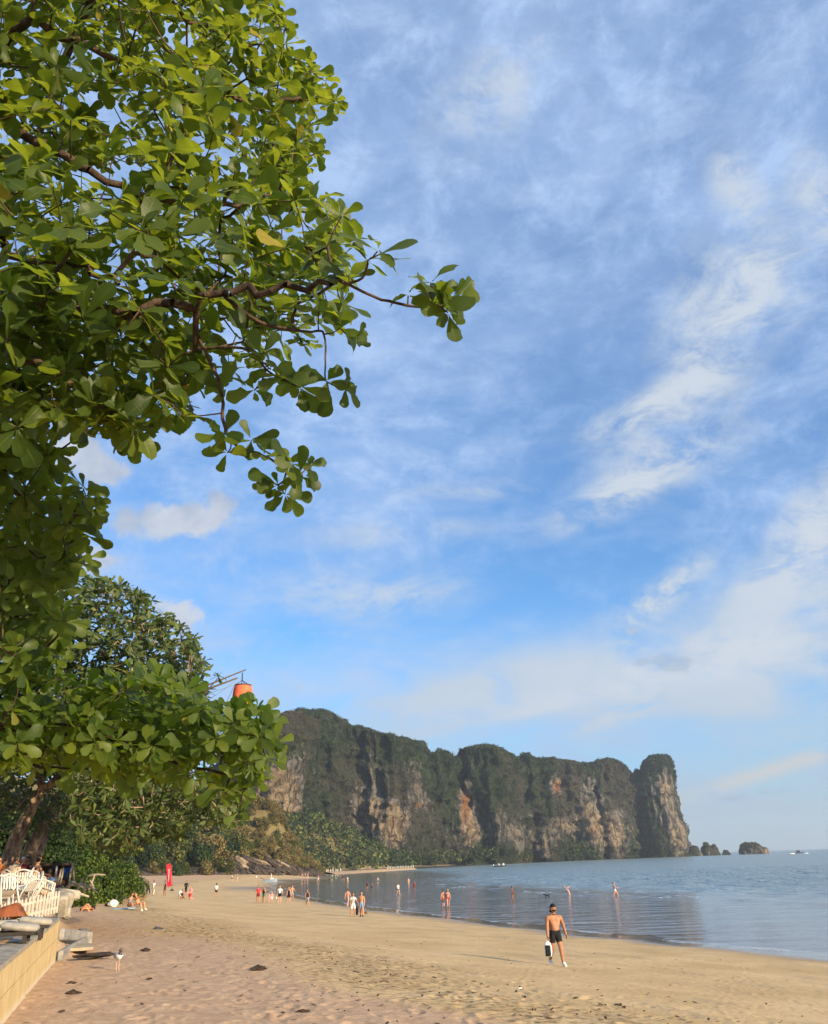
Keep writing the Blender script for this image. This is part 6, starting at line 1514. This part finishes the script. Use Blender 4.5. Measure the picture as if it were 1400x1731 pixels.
    p = at_y(1350, 1438.6, 900); p[2] = 0; bt = empty('speedboat', p, 'distant dark speedboat throwing white spray near the horizon', 'boat'); 
    mb = MB(); mb.raw([(-3.5, -1.1, .2), (3, -1.0, .5), (5, 0, 1.0), (3, 1.0, .5), (-3.5, 1.1, .2), (-3.5, -1.1, 1.2), (3, -1.1, 1.3), (5.4, 0, 1.6), (3, 1.1, 1.3), (-3.5, 1.1, 1.2)], [(4, 3, 2, 1, 0), (5, 6, 7, 8, 9), (0, 1, 6, 5), (1, 2, 7, 6), (2, 3, 8, 7), (3, 4, 9, 8), (4, 0, 5, 9)]); mb.build('hull', CLOTHS['navy'], bt)
    mb = MB(); mb.box((-.3, 0, 2.3), (3, 1.8, 1.6), None, .75, .2); mb.build('cabin', CLOTHS['black'], bt)
    mb = MB(); mb.blob((-7, 0, .2), (4, 1.2, .6), 4, 12, .4); mb.blob((7, 0, .2), (2.5, 1, .5), 5, 12, .4); mb.build('spray', CLOTHS['white'], bt, True)
    p = gp(456, 1492.5); s = np.linalg.norm(p)/1400; bt = empty('beached_boat', p, 'small pale blue and white boat drawn up at the far water edge', 'boat', None, .1)
    V = []; F = []; L = s*11
    for i in range(9):
        u = i/8*2-1; w = L*.22*(1-abs(u)**3)+.02
        for a, z in ((-w, .75+.3*u*u), (-w*.6, .05), (w*.6, .05), (w, .75+.3*u*u)): V.append((u*L, a, z))
    for i in range(8):
        for k in range(3): F.append((i*4+k, (i+1)*4+k, (i+1)*4+k+1, i*4+k+1))
        F.append((i*4+3, (i+1)*4+3, (i+1)*4, i*4))
    mb = MB(); mb.raw(V, F); mb.build('hull', simple('pale_hull', (.24, .30, .36), .5), bt); mb = MB(); mb.box((L*.3, 0, .95), (L*.5, L*.2, .3), None, .8, .05); mb.build('deck', CLOTHS['white'], bt)
    # white posts along the sandbar
    post = MB(); post.lathe([(.17, 0), (.15, .8), (.18, 1.05), (.10, 1.3), (.02, 1.35)], 8); pm = post.mesh('white_post', True); pm.materials.append(CLOTHS['white'])
    for i, px in enumerate(list(np.linspace(543, 552, 3))+[554.5, 559, 563, 568, 571, 576]+list(np.linspace(655, 699, 17))):
        u = (px-548)/156; a0, a1 = at_z(548, 1478.5, 0), at_y(704, 1467, 520); y = a0[1]+(a1[1]-a0[1])*min(max(u, 0), 1); q = at_y(px, 1470, y); q[2] = .75
        o = link('white_post', pm, None, None, q); o.scale = (1, 1, random.uniform(.75, 1.15)); tag(o, 'short white post on the sandbar, %s' % ('in the sparse group at its near end' if px < 600 else 'in the dense row at its far tip'), 'post', 'white posts along the sandbar')
    # gull
    p = gp(198.5, 1641); gl = empty('gull', p, 'small white wading bird standing on the sand by the wall end', 'bird', None, math.radians(35)); s = 1.25
    mb = MB(); mb.blob((0, 0, .30), (.075, .15, .085), 3, 14, .08); o = mb.build('body', simple('gull_white', (.66, .66, .64), .7, .06), gl, True); o.rotation_euler[0] = 0
    mb = MB(); mb.blob((0, -.13, .43), (.042, .052, .045), 3, 12, .04); mb.tube([(0, -.09, .33), (0, -.125, .42)], [.05, .035], 8); mb.build('head', simple('gull_dark', (.10, .09, .09), .7), gl, True)
    mb = MB(); mb.tube([(0, -.17, .43), (0, -.26, .415)], [.013, .004], 6); mb.build('beak', simple('beak', (.35, .12, .03), .5), gl)
    for sx in (-1, 1):
        mb = MB(); mb.blob((sx*.07, .03, .31), (.02, .15, .06), 5, 10, .1); mb.build('wing', simple('gull_grey', (.34, .35, .37), .7), gl, True)
        mb = MB(); mb.tube([(sx*.03, .01, .23), (sx*.03, .02, .12), (sx*.03, 0, 0), (sx*.03, -.05, 0)], .009, 5); mb.build('leg', simple('leg_pink', (.55, .33, .27), .6), gl)
    mb = MB(); mb.raw([(-.03, .12, .31), (.03, .12, .31), (.045, .26, .27), (-.045, .26, .27), (-.03, .12, .285), (.03, .12, .285), (.045, .26, .262), (-.045, .26, .262)], [(0, 1, 2, 3), (7, 6, 5, 4), (0, 4, 5, 1), (1, 5, 6, 2), (2, 6, 7, 3), (3, 7, 4, 0)]); mb.build('tail', simple('gull_white', (.66, .66, .64)), gl)
    # litter on the sand
    drift = simple('dark_drift', (.045, .030, .022), .9, .4, 12)
    for i, (px, py, L, lab, mat) in enumerate([(438, 1641, .36, 'dark weathered driftwood lump on the open sand', 0), (266, 1571, .40, 'dark blue-grey rag lying on the upper sand', 1), (247, 1608, .28, 'brown driftwood piece beyond the white bird', 0), (879, 1672, .11, 'small white shell or cup lying on the open sand', 2), (973, 1688, .12, 'small dark pebble on the sand in front of the walking man', 0), (120, 1664, .20, 'dark weed clump on the pink sand below the wall', 0), (124, 1682, .26, 'long brown weed strand on the pink sand', 0), (104, 1711, .11, 'dark chunk of driftwood near the bottom of the sand', 0), (252, 1656, .13, 'small brown leaf clump on the pink sand', 0), (335, 1619, .12, 'small dark stone beside the churned sand track', 0), (158, 1622, .95, 'long dark weed line along the low sand ridge by the wall', 0), (513, 1712, .2, 'tiny dark stick near the bottom of the sand', 0), (1045, 1701, .2, 'dark pebble far in front of the wet edge', 0)]):
        p = gp(px, py); mb = MB(); m = (drift, simple('rag', (.06, .07, .10), .9), CLOTHS['white'])[mat]
        mb.blob((0, 0, L*.10), (L*.5, L*.22, L*(.06 if L > .8 else .13)), 700+i, 14, .7, .4)
        if .8 > L > .22 and mat == 0: mb.tube([(-L*.6, .02, L*.1), (-L*.1, .05, L*.28), (L*.5, -.04, L*.08)], [L*.04, L*.06, L*.03], 6)
        tag(mb.build('debris', m, None, False, p), lab, 'debris')
    V, F, T = [], [], []; r = np.random.default_rng(77); off = 0                     # leaf and twig litter
    for k in range(2300):
        a = r.uniform(-.5, .52); rr = 11*math.exp(r.uniform(0, 1.5)); x, y = math.sin(a)*rr, math.cos(a)*rr; s = float(shore_dist(np.array([x]), np.array([y]))[0])
        if s < 4 or r.random() > (.16+.84*math.exp(-((s-25.5)/3.0)**2)): continue
        z = gz(x, y)+.012; L = r.uniform(.03, .085); t = r.uniform(0, 6.28); c, sn = math.cos(t)*L, math.sin(t)*L; h = r.uniform(0, .03)
        if z > 3: continue
        V += [(x-c, y-sn, z), (x+sn*.4, y-c*.4, z+h), (x+c, y+sn, z+h*1.3), (x-sn*.4, y+c*.4, z+h*.4)]; F.append((off, off+1, off+2, off+3)); off += 4
    me = mesh_np('leaf_litter', np.array(V), np.array(F), smooth=False); tag(link('leaf_litter', me, None, simple('dead_leaves', (.07, .04, .02), .9, .6, 1.5)), kind='stuff')
build_small()

# ------------------------------------------------------------------ air
def build_haze():
    m = bpy.data.materials.new('sea_air'); m.use_nodes = True; nt = m.node_tree; nt.nodes.clear()
    v = node(nt, 'ShaderNodeVolumePrincipled', {'Color': (.80, .90, 1.0, 1), 'Density': HAZE_DENSITY, 'Anisotropy': .2}); out = node(nt, 'ShaderNodeOutputMaterial', {'Volume': v.outputs[0]})
    mb = MB(); mb.box((0, 0, 97.0), (12600, 12600, 206)); o = mb.build('haze', m); tag(o, kind='stuff')
HAZE_DENSITY = .00014
build_haze()
